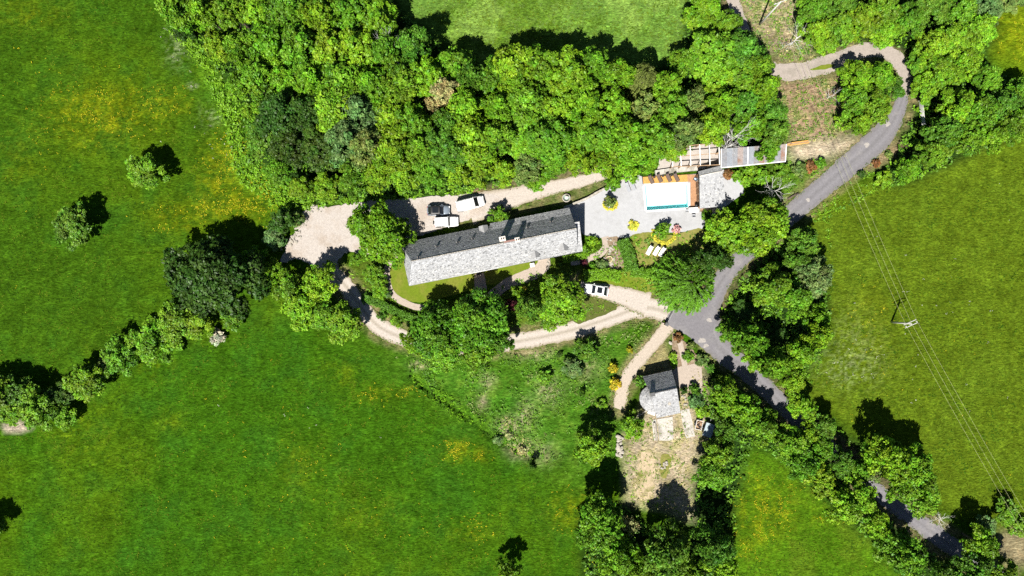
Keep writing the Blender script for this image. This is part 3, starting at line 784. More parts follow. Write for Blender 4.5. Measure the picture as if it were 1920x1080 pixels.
KNAME = {'tree': 'broadleaf_tree', 'tall': 'broadleaf_tree', 'oak': 'oak_tree', 'small': 'small_tree', 'shrub': 'shrub', 'sparse': 'sparse_tree', 'willow': 'willow_tree', 'bare': 'bare_tree'}
NOUN = {'tree': 'tree', 'tall': 'tree', 'oak': 'spreading oak', 'small': 'small tree', 'shrub': 'shrub', 'sparse': 'thin-leaved tree', 'willow': 'drooping tree', 'bare': 'leafless tree'}
def tree(px, py, rpx, tone, kind='tree', label=None, group=None, place='', h=None, name=None):
    pr = PROTO[kind]; R, H, crown, trunk = pr[TR.randrange(len(pr))]
    s = rpx / SCALE / R
    sz = (h / H) if h else s * TR.uniform(.92, 1.08)
    hc = H * sz * 0.6
    s *= (1 - hc / CAM_H)
    x, y = P(px, py, hc)
    cat = 'shrub' if kind == 'shrub' else 'tree'
    e = empty(name or KNAME[kind], (x, y, -0.05), TR.uniform(0, 6.28), label, cat, group)
    e.scale = (s * TR.uniform(.95, 1.05), s * TR.uniform(.95, 1.05), sz)
    t = link('trunk' if crown else 'branches', trunk, M['dead'] if kind == 'bare' else M['bark'], e)
    if crown:
        c = link('crown', crown, M['leaf'], e)
        v = TR.uniform(.86, 1.14); q = TINT[tone]
        c.color = (q[0] * v * TR.uniform(.88, 1.14), q[1] * v, q[2] * v, 1)
    if not label: TREES.append([e, px, py, tone, NOUN[kind], place])
    return e

# --- things that can be named straight away
tree(273, 321, 38, 'mid', 'tree', 'rounded green tree alone in the left meadow, right of the other lone tree', h=5.6)
tree(137, 423, 41, 'deep', 'tree', 'lone bushy tree nearest the left edge of the meadow', h=5.6)
tree(402, 520, 96, 'dark', 'oak', 'very broad dark oak where the hedgerow meets the gravel belt', h=10.5)
tree(-36, 1002, 38, 'mid', 'tree', 'tree beyond the left edge whose shadow reaches the lower meadow', h=6)
tree(956, 1066, 26, 'mid', 'small', 'small round tree alone at the bottom edge with a black shadow', h=6)
tree(712, 438, 66, 'bright', 'oak', 'big bright tree between gravel yard and left end of the house', h=8.5)
tree(600, 527, 42, 'bright', 'tree', 'round bright tree beside the neck of the gravel yard', h=7.5)
tree(812, 618, 56, 'mid', 'oak', 'left one of two big leafy trees hiding the drive below the house', h=8)
tree(900, 606, 66, 'mid', 'oak', 'right one of two big leafy trees hiding the drive below the house', h=10)
tree(1056, 562, 50, 'bright', 'tall', 'tall bright tree left of the white car with the sunroof', h=10)
tree(958, 572, 15, 'purple', 'shrub', 'dark red-leaved bush in shadow beside the big trees', h=4.0)
tree(1290, 530, 66, 'mid', 'willow', 'large drooping tree overhanging the junction above the gate', h=8.5)
tree(1362, 446, 50, 'bright', 'tree', 'bright tree next to the terrace corner, left of a pair', h=8)
tree(1430, 424, 58, 'bright', 'oak', 'bright tree overhanging the lane, right of a pair', h=9)
tree(1114, 836, 40, 'yellow', 'tree', 'lime yellow-green tree left of the bare lower yard', h=8)
tree(1187, 800, 27, 'bright', 'small', 'small bright tree by the round end of the small slate house', h=4.8)
tree(835, 172, 34, 'pale', 'tall', 'pale cream-flowered tree standing out in the middle of the wood', h=11.5)
tree(812, 198, 22, 'pale', 'tree', 'lower pale cream-flowered crown beside the larger pale tree', h=8)
tree(1205, 145, 40, 'olive', 'willow', 'grey-olive fan-shaped tree at the top edge of the wood', h=12)
tree(1204, 212, 40, 'olive', 'tall', 'olive-yellow tree just below the fan-shaped grey-olive tree', h=11)
tree(1302, 190, 32, 'olive', 'tree', 'pale olive flowering tree in the wood above the timber frame', h=9)
tree(1382, 252, 30, 'white', 'bare', 'bare grey tree poking from the wood above the metal roof', h=10)
tree(1366, 272, 30, 'white', 'bare', 'bare grey branches leaning over the left end of the metal roof', h=9)
tree(1458, 356, 32, 'white', 'bare', 'bare grey tree standing alone beside the lane', h=7)
tree(1246, 264, 22, 'white', 'bare', 'small bare grey tree in the wood above the pool deck', h=10)
tree(733, 92, 28, 'white', 'bare', 'bare grey tree deep in the upper left wood', h=13)
tree(1494, 74, 30, 'white', 'bare', 'bare pale shrubby tree in the clearing above the hairpin track', h=4.5)
tree(1562, 178, 18, 'white', 'bare', 'small bare tree at the edge of the hairpin island', h=4)
tree(1764, 974, 22, 'white', 'bare', 'grey leafless bush on the verge of the lower lane', h=2)
tree(406, 632, 17, 'cream', 'shrub', 'whitish flowering bush at the meadow side of the hedgerow', h=1.6)
tree(1000, 872, 8, 'dark', 'shrub', 'tiny dark upright bush alone at the ditch end', h=3.2)
tree(1143, 378, 13, 'olive', 'shrub', 'oval clipped bush in a yellow flower ring on the terrace', h=2.6)
tree(1187, 423, 11, 'lemon', 'shrub', 'round low yellow-flowered bush on the terrace', h=.9)
tree(1243, 432, 18, 'mid', 'shrub', 'round green bush in a crescent of yellow flowers', h=3.0)
tree(1269, 430, 9, 'pink', 'shrub', 'pink-flowered shrub beside the round green bush', h=1.2)
tree(1111, 452, 14, 'yellow', 'shrub', 'yellow-green shrub at the right end of the long house', h=1.8)
tree(1098, 470, 8, 'dark', 'shrub', 'small dark shrub by the right corner of the house', h=1.0)
tree(1130, 496, 14, 'blue', 'shrub', 'silvery grey-green shrub below the rock garden', h=1.5)
tree(1112, 498, 9, 'mid', 'shrub', 'small round shrub left of the silvery one', h=1.2)
tree(1095, 492, 9, 'purple', 'shrub', 'small dark red shrub along the winding path', h=1.2)
tree(968, 549, 15, 'bright', 'shrub', 'bright clipped evergreen bush on the front path', h=2.6)
tree(983, 541, 6, 'lemon', 'shrub', 'small yellow bush next to the clipped evergreen', h=1.2)
tree(934, 404, 22, 'mid', 'small', 'bushy shrub against the back wall of the house by the van', h=4.0)
tree(1150, 690, 11, 'gold', 'shrub', 'golden broom bush beside the sandy track, upper one', h=1.6)
tree(1154, 720, 13, 'gold', 'shrub', 'golden broom bush beside the sandy track, lower one', h=1.6)
tree(1181, 656, 8, 'gold', 'shrub', 'little yellow-flowering bush near the top of the sandy track', h=1.0)
tree(1200, 716, 13, 'deep', 'shrub', 'dark spiky shrub at the upper left corner of the small house', h=2.4)
tree(1282, 733, 8, 'dark', 'shrub', 'dark round bush beside the right wall of the small house', h=1.6)
tree(1303, 730, 13, 'deep', 'shrub', 'dark green bush at the edge of the sandy court', h=2.0)
tree(1306, 752, 16, 'blue', 'shrub', 'grey-green bush below the sandy court', h=2.0)
tree(1262, 668, 9, 'yellow', 'shrub', 'yellow-green bush in the roadside bed, left side', h=1.1)
tree(1264, 682, 10, 'yellow', 'shrub', 'low yellowish bush at the gable of the small house', h=1.0)
tree(1290, 668, 12, 'mid', 'shrub', 'green bush in the roadside bed, middle', h=1.3)
tree(1272, 634, 10, 'rust', 'shrub', 'rusty red bush at the tip of the roadside bed', h=1.5)
tree(1296, 648, 10, 'olive', 'shrub', 'olive bush on the road edge of the roadside bed', h=1.4)
tree(1316, 676, 14, 'olive', 'shrub', 'olive bush at the lower end of the roadside bed', h=1.6)
tree(1332, 690, 10, 'deep', 'shrub', 'green bush where the roadside bed meets the trees', h=1.6)
tree(704, 517, 22, 'mid', 'small', 'leafy bush between drive bend and left garden path', h=3.4)
tree(712, 545, 17, 'bright', 'small', 'bright low bush below the leafy bush at the path', h=2.4)
tree(666, 486, 15, 'mid', 'small', 'small bush under the big tree at the yard', h=2.4)
tree(728, 552, 8, 'blue', 'shrub', 'small grey-green shrub touching the garden path', h=1.2)
tree(716, 592, 11, 'deep', 'shrub', 'left one of two round bushes above the drive bend', h=1.6)
tree(744, 602, 13, 'bright', 'shrub', 'right one of two round bushes above the drive bend', h=1.9)
tree(685, 560, 12, 'deep', 'shrub', 'low dark shrub on the inner edge of the drive', h=1.2)
tree(530, 416, 32, 'dark', 'small', 'dark bush between the meadow and the rubble bank', h=4.5)
tree(514, 446, 26, 'blue', 'small', 'grey-green bush below the dark bush at the rubble bank', h=3.0)
tree(556, 410, 17, 'olive', 'shrub', 'pale olive bush against the rubble bank', h=2.4)
tree(1022, 708, 16, 'mid', 'shrub', 'rough bush in the scrub below the drive', h=1.7, group=None)
tree(1098, 655, 27, 'deep', 'small', 'dark pointed bush just below the drive in the scrub', h=4.5)
tree(1074, 690, 22, 'blue', 'small', 'grey-green bush in the middle of the scrub', h=2.6)
tree(934, 826, 10, 'blue', 'shrub', 'grey-green bush beside the pale brush above the ditch', h=1.1)
tree(955, 818, 8, 'pale', 'shrub', 'straw-coloured bush in the pale brush above the ditch', h=.9)
tree(978, 846, 9, 'pale', 'shrub', 'straw-coloured bush at the lower tip of the pale brush', h=.8)
tree(1128, 760, 12, 'bright', 'shrub', 'bright bush in the scrub above the lime-green tree', h=1.4)
tree(1050, 665, 7, 'dark', 'shrub', 'tiny dark shrub in the scrub below the drive', h=1.0)
tree(1092, 738, 8, 'deep', 'shrub', 'small green shrub in the scrub left of the broom bushes', h=1.8)
tree(996, 578, 30, 'deep', 'tree', 'deep green tree between the red bush and the tall bright tree', h=8)
tree(1035, 588, 34, 'bright', 'tree', 'bright tree at the drive edge below the tall bright tree', h=6)
tree(832, 662, 44, 'mid', 'tree', 'leafy tree at the lower foot of the left big tree', h=7)
tree(896, 664, 42, 'mid', 'tree', 'leafy tree at the lower foot of the right big tree', h=7.5)
tree(940, 640, 26, 'deep', 'tree', 'deep green tree where the drive comes out on the right', h=7)
tree(778, 640, 30, 'bright', 'tree', 'bright tree where the drive disappears on the left', h=6)

# --- trees named by where they stand
def many(lst, place, kind='tree', group=None, hf=None):
    for t in lst:
        px, py, r, tone = t[:4]
        k = t[4] if len(t) > 4 else kind
        h = t[5] if len(t) > 5 else (hf(r) if hf else None)
        if place == 'in the wood' and not (py > 225 and px > 1230) and py < 300: r *= TR.choice((.95, 1.08, 1.18, 1.32))
        tree(px, py, r, tone, k, None, group, place, h)
many([(335, 15, 34, 'mid'), (385, 28, 38, 'bright'), (436, 22, 38, 'mid'), (490, 28, 42, 'bright'), (548, 22, 42, 'mid'), (602, 35, 44, 'bright'), (657, 28, 42, 'mid'), (706, 38, 40, 'bright'),
      (345, 58, 24, 'dark', 'tree', 5), (408, 84, 32, 'yellow', 'tree', 7), (456, 92, 38, 'mid'), (512, 90, 42, 'bright'), (566, 96, 42, 'mid'), (622, 100, 44, 'yellow'), (676, 96, 44, 'bright'), (728, 104, 42, 'mid'), (776, 92, 40, 'deep'),
      (446, 160, 28, 'yellow', 'tree', 6), (490, 150, 38, 'mid'), (540, 152, 40, 'bright'), (592, 160, 44, 'bright'), (646, 160, 44, 'mid'), (700, 166, 44, 'bright'), (756, 160, 44, 'mid'), (806, 146, 40, 'bright'), (852, 128, 36, 'mid'), (884, 150, 34, 'deep'),
      (486, 206, 32, 'mid', 'tree', 8), (535, 222, 44, 'dark'), (582, 214, 42, 'dark'), (630, 214, 42, 'yellow'), (676, 216, 40, 'blue'), (726, 226, 42, 'bright'), (776, 232, 40, 'mid'), (872, 205, 40, 'bright'), (842, 232, 36, 'deep'),
      (498, 262, 34, 'deep', 'tree', 7), (548, 275, 46, 'dark'), (598, 275, 40, 'dark'), (650, 262, 36, 'blue'), (690, 275, 38, 'olive'), (738, 280, 40, 'bright'), (788, 280, 40, 'mid'), (838, 278, 38, 'deep'), (884, 262, 38, 'bright'),
      (524, 318, 32, 'mid', 'tree', 6), (566, 352, 28, 'bright', 'tree', 4.5), (612, 350, 32, 'bright', 'tree', 5), (662, 336, 34, 'mid', 'tree', 6), (708, 330, 34, 'bright', 'tree', 6), (756, 328, 34, 'bright', 'tree', 6), (806, 322, 36, 'mid', 'tree', 7), (856, 318, 34, 'bright', 'tree', 7), (904, 316, 34, 'yellow', 'tree', 7), (945, 322, 30, 'bright', 'tree', 6)],
     'in the wood', 'tall', 'trees of the wood above the house', lambda r: TR.uniform(10.5, 13.5))
many([(918, 150, 36, 'mid'), (962, 136, 42, 'bright'), (1012, 130, 42, 'mid'), (1062, 140, 42, 'bright'), (1112, 128, 42, 'mid'), (1158, 142, 38, 'bright'), (1250, 165, 34, 'bright', 'tall', 10),
      (934, 205, 38, 'bright'), (988, 196, 42, 'mid'), (1042, 200, 42, 'yellow'), (1096, 194, 42, 'bright'), (1150, 200, 40, 'yellow'), (1254, 210, 36, 'mid'), (1350, 196, 36, 'bright'),
      (932, 262, 38, 'mid'), (982, 258, 38, 'bright', 'tall', 8), (1030, 262, 40, 'mid'), (1080, 252, 38, 'bright', 'tall', 9), (1126, 256, 38, 'mid'), (1174, 262, 38, 'bright'), (1226, 258, 34, 'mid'), (1282, 250, 36, 'olive'), (1330, 242, 36, 'bright'),
      (988, 314, 36, 'olive', 'tree', 7), (1036, 306, 34, 'mid', 'tree', 7), (1084, 300, 34, 'bright', 'tree', 8), (1130, 302, 34, 'bright', 'tree', 8), (1174, 312, 32, 'bright', 'tree', 7), (1214, 302, 28, 'bright', 'tree', 7), (1010, 340, 22, 'bright', 'tree', 4.5), (1262, 282, 26, 'yellow', 'tree', 6), (1150, 342, 20, 'bright', 'tree', 4.5)],
     'in the wood', 'tall', 'trees of the wood above the pool', lambda r: TR.uniform(11, 14))
many([(1320, 25, 34, 'bright', 'tree', 7), (1358, 52, 34, 'mid', 'tree', 7), (1325, 62, 30, 'yellow', 'tree', 6), (1336, 104, 42, 'mid'), (1386, 100, 42, 'deep'), (1418, 130, 34, 'mid'), (1340, 150, 38, 'bright'), (1388, 150, 38, 'mid'), (1428, 170, 32, 'bright'), (1392, 200, 38, 'deep'), (1440, 212, 36, 'deep'), (1404, 238, 32, 'bright'), (1446, 252, 36, 'deep'), (1440, 285, 24, 'mid', 'tree', 7), (1290, 118, 30, 'mid', 'tree', 8)],
     'in the wood', 'tall', 'trees of the wood beside the hairpin track', lambda r: TR.uniform(9, 12))
many([(a_[0], a_[1], a_[2] * 1.12) + a_[3:] for a_ in [(-8, 742, 42, 'mid'), (34, 742, 34, 'deep'), (72, 766, 42, 'mid'), (24, 768, 30, 'bright'), (108, 742, 28, 'dark'), (118, 776, 26, 'bright'), (160, 716, 36, 'bright'), (194, 690, 18, 'olive', 'shrub', 2.5), (226, 668, 38, 'mid'), (284, 640, 42, 'bright'), (326, 612, 38, 'mid'), (366, 606, 30, 'bright'), (434, 598, 22, 'mid', 'small', 3)]],
     'in the hedgerow', 'tree', 'bushes of the hedgerow between the left meadows', lambda r: r * .13)
many([(474, 488, 32, 'bright'), (506, 514, 32, 'bright'), (546, 542, 38, 'mid'), (568, 578, 42, 'bright'), (606, 592, 34, 'mid'), (646, 606, 42, 'mid')],
     'in the belt by the drive', 'tree', 'trees of the belt between meadow and drive', lambda r: r * .16)
many([(1336, 488, 40, 'dark', 'tree', 9), (1505, 455, 34, 'deep'), (1522, 520, 40, 'blue'), (1496, 492, 32, 'deep'), (1446, 540, 44, 'mid'), (1486, 558, 42, 'mid'), (1392, 584, 26, 'dark', 'tree', 3), (1368, 620, 26, 'mid'), (1404, 636, 38, 'mid', 'tree', 11), (1530, 596, 30, 'bright'), (1534, 628, 28, 'bright', 'tree', 9), (1456, 630, 24, 'dark', 'tree', 3), (1500, 662, 34, 'bright'), (1448, 682, 36, 'mid', 'tree', 11), (1484, 712, 30, 'bright'), (1420, 672, 28, 'bright')],  # low dark-tinted trees stand in for shaded gaps; tallest raised to cast shade
     'in the lane-bend thicket', 'tree', 'trees of the thicket inside the lane bend', lambda r: r * .21)
many([(1360, 742, 38, 'bright'), (1390, 766, 42, 'bright'), (1424, 800, 40, 'mid'), (1366, 800, 34, 'deep'), (1346, 850, 36, 'mid'), (1338, 890, 34, 'mid'), (1374, 772, 30, 'bright'), (1318, 772, 14, 'yellow', 'shrub', 1.6)],
     'below the lane bend', 'tree', 'trees between small house and lane', lambda r: r * .2)
many([(1130, 978, 50, 'mid', 'tree', 11), (1158, 1040, 44, 'bright'), (1100, 1000, 30, 'mid'), (1250, 1030, 52, 'deep', 'tree', 12), (1200, 1068, 34, 'mid'), (1298, 1066, 36, 'mid'), (1340, 1022, 44, 'deep', 'tree', 11.5), (1352, 1066, 42, 'bright'), (1182, 985, 22, 'pale', 'sparse', 4)],
     'at the bottom of the yard', 'tree', 'trees below the bare lower yard', lambda r: r * .21)
many([(1506, 764, 30, 'bright'), (1470, 828, 40, 'mid'), (1506, 868, 38, 'mid'), (1536, 900, 38, 'yellow'), (1582, 950, 42, 'yellow'), (1606, 928, 38, 'yellow'), (1640, 980, 34, 'bright'), (1690, 1034, 48, 'mid'), (1664, 862, 48, 'bright', 'tree', 11.5), (1706, 876, 42, 'bright', 'tree', 9), (1726, 922, 44, 'mid'), (1692, 906, 40, 'mid'), (1546, 800, 26, 'deep'), (1538, 838, 28, 'mid'), (1576, 866, 30, 'deep'), (1610, 882, 26, 'mid'), (1514, 812, 24, 'bright'), (1630, 890, 26, 'olive', 'sparse', 5), (1836, 1018, 38, 'bright'), (1820, 1066, 44, 'deep'), (1770, 1084, 36, 'deep'), (1880, 1080, 34, 'mid'), (1850, 988, 22, 'blue', 'small', 2.5), (1888, 962, 26, 'mid', 'small', 2.6), (1912, 990, 22, 'mid', 'small', 2.4)],
     'along the lower lane', 'tree', 'trees along the lower lane', lambda r: r * .2)
many([(1520, 20, 36, 'mid'), (1530, 62, 34, 'bright'), (1575, 12, 34, 'deep'), (1572, 56, 36, 'mid'), (1618, 40, 38, 'bright'), (1660, 20, 36, 'mid'), (1662, 62, 32, 'bright'), (1704, 40, 36, 'mid'), (1748, 14, 36, 'deep'), (1800, 18, 38, 'mid'), (1850, 14, 36, 'blue'), (1548, 88, 20, 'bright'), (1896, 0, 30, 'olive', 'small', 3),
      (1744, 92, 38, 'bright'), (1788, 74, 40, 'yellow'), (1834, 60, 38, 'yellow'), (1768, 136, 38, 'yellow'), (1812, 118, 34, 'bright'), (1732, 164, 30, 'bright'), (1720, 120, 24, 'mid')],
     'above the hairpin', 'tree', 'trees of the copse above the hairpin', lambda r: r * .16)
many([(1604, 140, 34, 'bright'), (1646, 146, 36, 'bright'), (1598, 192, 34, 'mid'), (1640, 196, 36, 'mid'), (1672, 168, 26, 'deep'), (1612, 230, 28, 'bright'), (1580, 228, 18, 'bright', 'small', 2.4)],
     'on the hairpin island', 'tree', 'trees on the island inside the hairpin', lambda r: r * .2)
many([(1848, 146, 32, 'mid'), (1796, 200, 40, 'bright'), (1766, 248, 38, 'deep'), (1834, 214, 40, 'mid'), (1880, 196, 36, 'deep'), (1914, 170, 34, 'mid'), (1746, 288, 32, 'mid'), (1804, 262, 36, 'mid'), (1856, 258, 34, 'bright'), (1908, 232, 36, 'mid'), (1702, 318, 26, 'bright'), (1660, 336, 20, 'bright', 'small', 2.4)],
     'in the right hedge belt', 'tree', 'trees of the belt above the right meadow', lambda r: r * .2)
many([(1408, 318, 16, 'bright', 'shrub', 1.4), (1432, 332, 18, 'bright', 'shrub', 1.6), (1398, 340, 12, 'yellow', 'shrub', 1.2), (1470, 322, 20, 'mid', 'small', 2.4), (1500, 318, 16, 'olive', 'shrub', 1.6), (1520, 312, 13, 'rust', 'shrub', 1.4), (1366, 326, 11, 'rust', 'shrub', 1.0), (1382, 330, 12, 'mid', 'shrub', 1.4), (1326, 402, 12, 'mid', 'shrub', 1.6), (1540, 306, 12, 'mid', 'shrub', 1.4), (1644, 306, 9, 'rust', 'shrub', 1.0), (1668, 290, 10, 'olive', 'shrub', 1.0), (1616, 326, 9, 'dark', 'shrub', 1.0)],
     'on the bank', 'shrub', 'shrubs on the bank below the metal roof')

LANDMARKS = [('the dark car', 822, 393), ('the white van', 883, 382), ("the pale cream tree", 835, 172), ('the broad dark oak', 400, 520), ('the pool', 1250, 368), ('the open timber frame', 1300, 300), ('the metal roof', 1420, 290), ('the hairpin curve', 1690, 130), ("the fan-shaped tree", 1205, 145), ("the leafless wood tree", 733, 92), ('the junction', 1310, 610), ('the covered trailer', 1328, 806), ("the crossarm pole", 1690, 600), ('the left lone tree', 136, 424), ('the right lone tree', 272, 322), ('the top left corner', 200, -60), ('the top right corner', 1920, 0), ('the bottom right corner', 1920, 1080), ("the grey lane bush", 1762, 978), ('the dry clearing', 1460, 60), ("the lime-green tree", 1114, 836), ("the house's left end", 766, 500), ('the rubble bank', 560, 420), ("the bare lane tree", 1458, 356), ('the top meadow', 1080, 40), ("the left flower patch", 430, 310)]
def name_trees():
    DIR = ['right of', 'up-right of', 'above', 'up-left of', 'left of', 'down-left of', 'below', 'down-right of']
    ORD = ['nearest', 'second', 'third', 'fourth', 'fifth', 'sixth', 'seventh', 'eighth', 'ninth', 'tenth', 'eleventh', 'twelfth']
    buckets = {}
    for t in TREES:
        e, px, py, tone, noun, place = t
        d = sorted((math.hypot(px - a, py - b), n_, a, b) for n_, a, b in LANDMARKS)[0]
        s = int(round(math.degrees(math.atan2(d[3] - py, px - d[2])) / 45.0)) % 8
        buckets.setdefault((tone, noun, place, d[1], DIR[s]), []).append((d[0], t))
    for (tone, noun, place, lm, dr), l_ in buckets.items():
        l_.sort(key=lambda q: q[0])
        for i, (dist, t) in enumerate(l_):
            o = '' if len(l_) == 1 else ', ' + ORD[i]
            t[0]['label'] = f"{TONE[tone]} {noun} {place}{o} {dr} {lm}" if not o else f"{TONE[tone]} {noun} {place}, {ORD[i]} one {dr} {lm}"
name_trees()

# --- hedges
def hedge(pts, wd, ht, tone, label, seed, cr=0.26):
    q = catmull([P(a, b) for a, b in pts], False, .35)
    r = np.random.default_rng(seed)
    cs = []; ns = []
    tan = np.gradient(q, axis=0); tan /= np.linalg.norm(tan, axis=1)[:, None]
    for (x, y), (tx, ty) in zip(q, tan):
        nx, ny = -ty, tx
        for k in range(int(wd * 9)):
            u = r.uniform(-.5, .5) * wd
            cs.append((x + nx * u, y + ny * u, ht + r.normal(0, .06))); ns.append((0, 0, 1))
        for sd in (-1, 1):
            for k in range(int(ht * 7)):
                cs.append((x + nx * sd * wd / 2, y + ny * sd * wd / 2, r.uniform(.1, ht))); ns.append((nx * sd, ny * sd, .2))
    cs = np.array(cs); ns = unit(np.array(ns, float))
    cs[:, :2] += r.normal(0, .08, (len(cs), 2))
    o0 = cs.mean(0); o0[2] = 0
    e = empty('hedge', (o0[0], o0[1], 0), 0, label, 'hedge')
    me = leaf_cloud('foliage', cs - o0, ns, np.full(len(cs), cr), 7, .13, np.ones((len(cs), 3)) * (0.8 + .4 * r.random((len(cs), 1))), seed)
    c = link('foliage', me, M['leaf'], e); c.color = (*TINT[tone], 1)
    b = MB()
    for (x, y) in q[::3]:
        b.tube([(x - o0[0], y - o0[1], -.1), (x - o0[0], y - o0[1], ht * .8)], [.04, .02], 5)
    b.build('stems', M['bark'], e)
    return e
hedge([(1166, 452), (1174, 470), (1180, 490), (1182, 506)], 2.0, 1.5, 'deep', 'clipped hedge along the left side of the lounger lawn', 1)
hedge([(1184, 510), (1215, 512), (1250, 506)], 1.4, 1.2, 'mid', 'clipped hedge along the lower edge of the lounger lawn', 2)
hedge([(1096, 518), (1130, 514), (1160, 518)], 1.8, 1.2, 'bright', 'loose green hedge above the white car', 3)
hedge([(690, 560), (720, 572), (756, 590), (790, 600)], 1.2, 1.0, 'deep', 'low dark hedge between garden path and drive bend', 4)
hedge([(1092, 462), (1098, 478), (1080, 482), (1056, 486)], 1.0, .8, 'bright', 'low green border below the right end of the house', 5)

# --- uncounted ground cover
def scatter(name, polys, n, seed, tones, cr, leaf, npl, label, cat, z=(0.1, 0.6), mat='leaf', up=.8, weight=None, avoid=None, nscale=.3, thr=0.0, flatness=.7, spread=.6):
    r = np.random.default_rng(seed)
    pts = []
    for pl in polys:
        pl = np.array(wpoly(pl)); lo = pl.min(0); hi = pl.max(0)
        k = int(n * len(polys) ** 0 * ((hi - lo).prod()) / sum((np.array(wpoly(q)).max(0) - np.array(wpoly(q)).min(0)).prod() for q in polys))
        p = lo + r.random((k, 2)) * (hi - lo)
        p = p[inside(pl, p[:, 0], p[:, 1])]
        pts.append(p)
    p = np.concatenate(pts)
    if thr > 0: p = p[fnoise(p[:, 0], p[:, 1], nscale, seed + 5) > thr * r.uniform(.75, 1.25, len(p))]
    for pts_, wd in (avoid or []):
        p = p[seg_dist(p[:, 0], p[:, 1], pts_) > wd]
    for pl in KEEP_CLEAR:
        p = p[~inside(pl, p[:, 0], p[:, 1])]
    k = len(p)
    hgt = fnoise(p[:, 0], p[:, 1], .35, seed + 9, 3)
    zz = ground_z(p[:, 0], p[:, 1]) + .03 + z[0] + (z[1] - z[0]) * np.clip(hgt * 1.6 - .3, 0, 1) * r.uniform(.5, 1.1, k)
    c = np.stack([p[:, 0], p[:, 1], zz], 1)
    T = np.array([TINT[t] for t in tones])
    pick = np.clip((fnoise(p[:, 0], p[:, 1], nscale, seed + 2, 2) - .25) * 2 * len(T) + r.normal(0, .5, k), 0, len(T) - 1e-3).astype(int)
    col = T[pick] * r.uniform(.75, 1.25, (k, 1))
    nr = unit(r.normal(0, .35, (k, 3)) + np.array([0, 0, 1]))
    me = leaf_cloud(name, c, nr, cr * r.uniform(.6, 1.4, k), npl, leaf, col, seed, up=up, flat=flatness, spread=spread)
    return tag(link(name, me, M[mat]), label, cat, None, 'stuff')
ROADW = [([P(a, b) for a, b, c in v], max(c for a, b, c in v) / 2 - .1) for v in ROADS_PX.values()]
KEEP_CLEAR = [wpoly(q) for q in (YARD, TERRACE, [(755, 440), (1070, 385), (1100, 470), (765, 545)], [(1236, 290), (1352, 262), (1480, 268), (1480, 316), (1352, 322), (1236, 322)], [(1203, 705), (1262, 690), (1280, 782), (1228, 790), (1184, 750)], [(728, 480), (770, 470), (1100, 470), (1030, 500), (930, 540), (770, 570), (735, 550)], [(1250, 607), (1262, 578), (1345, 568), (1350, 620), (1322, 655), (1290, 628)])]
scatter('undergrowth', [WOOD, TRIANGLE, NE, EASTBELT, LANEBELT], 15000, 11, ['deep', 'mid', 'deep', 'bright'], .6, .24, 7, 'leafy green undergrowth on the floor of the woods and thickets', 'undergrowth', (.1, 1.4), avoid=ROADW)
scatter('wood_edge_herbs', [[(330, 30), (395, 110), (445, 190), (460, 290), (540, 350), (640, 375), (850, 352), (960, 345), (1140, 325), (1150, 345), (1040, 350), (950, 362), (700, 376), (590, 392), (520, 395), (440, 330), (425, 240), (370, 120), (320, 60)]], 9000, 12, ['bright', 'yellow', 'bright', 'mid'], .5, .2, 9, 'bright tall herbs along the edge of the wood', 'undergrowth', (.1, .9), avoid=ROADW)
scatter('scrub', [SCRUB], 8000, 13, ['deep', 'mid', 'deep', 'mid', 'olive'], .34, .14, 6, 'rough tangled scrub below the drive', 'scrub', (.02, .5), avoid=ROADW + [(DITCH, 1.3)], thr=.5)
scatter('verge_growth', [BANK, [(1380, 700), (1440, 740), (1500, 790), (1470, 720), (1400, 660), (1350, 610), (1352, 560), (1400, 500), (1480, 430), (1620, 320), (1700, 340), (1560, 400), (1540, 700), (1500, 740)], GARDEN], 8000, 14, ['mid', 'bright', 'yellow', 'deep'], .36, .16, 7, 'low green growth on verges and garden banks', 'undergrowth', (.03, .35), avoid=ROADW, thr=.42)
scatter('dry_brush', [[(925, 790), (960, 780), (1000, 840), (1010, 866), (960, 850), (930, 830)], CLEAR1, CLEAR2], 2400, 15, ['olive', 'pale', 'mid', 'blue', 'olive'], .36, .15, 5, 'dry straw-coloured brush in the clearings and above the ditch', 'brush', (.03, .3), mat='blade', avoid=ROADW, thr=.4, nscale=.8)
scatter('yard_weeds', [MILLYARD], 2200, 16, ['olive', 'yellow', 'olive', 'pale'], .3, .12, 6, 'patchy dry weeds in the bare lower yard', 'weeds', (.0, .08), mat='blade', thr=.5, nscale=.5)
scatter('ditch_rushes', [[(772, 690), (800, 716), (880, 770), (1005, 852), (1000, 874), (880, 800), (800, 748), (764, 712)]], 1500, 17, ['deep', 'dark', 'mid'], .34, .18, 7, 'dark rushes lining the ditch between meadow and scrub', 'rushes', (.0, .5), mat='blade', thr=.3)
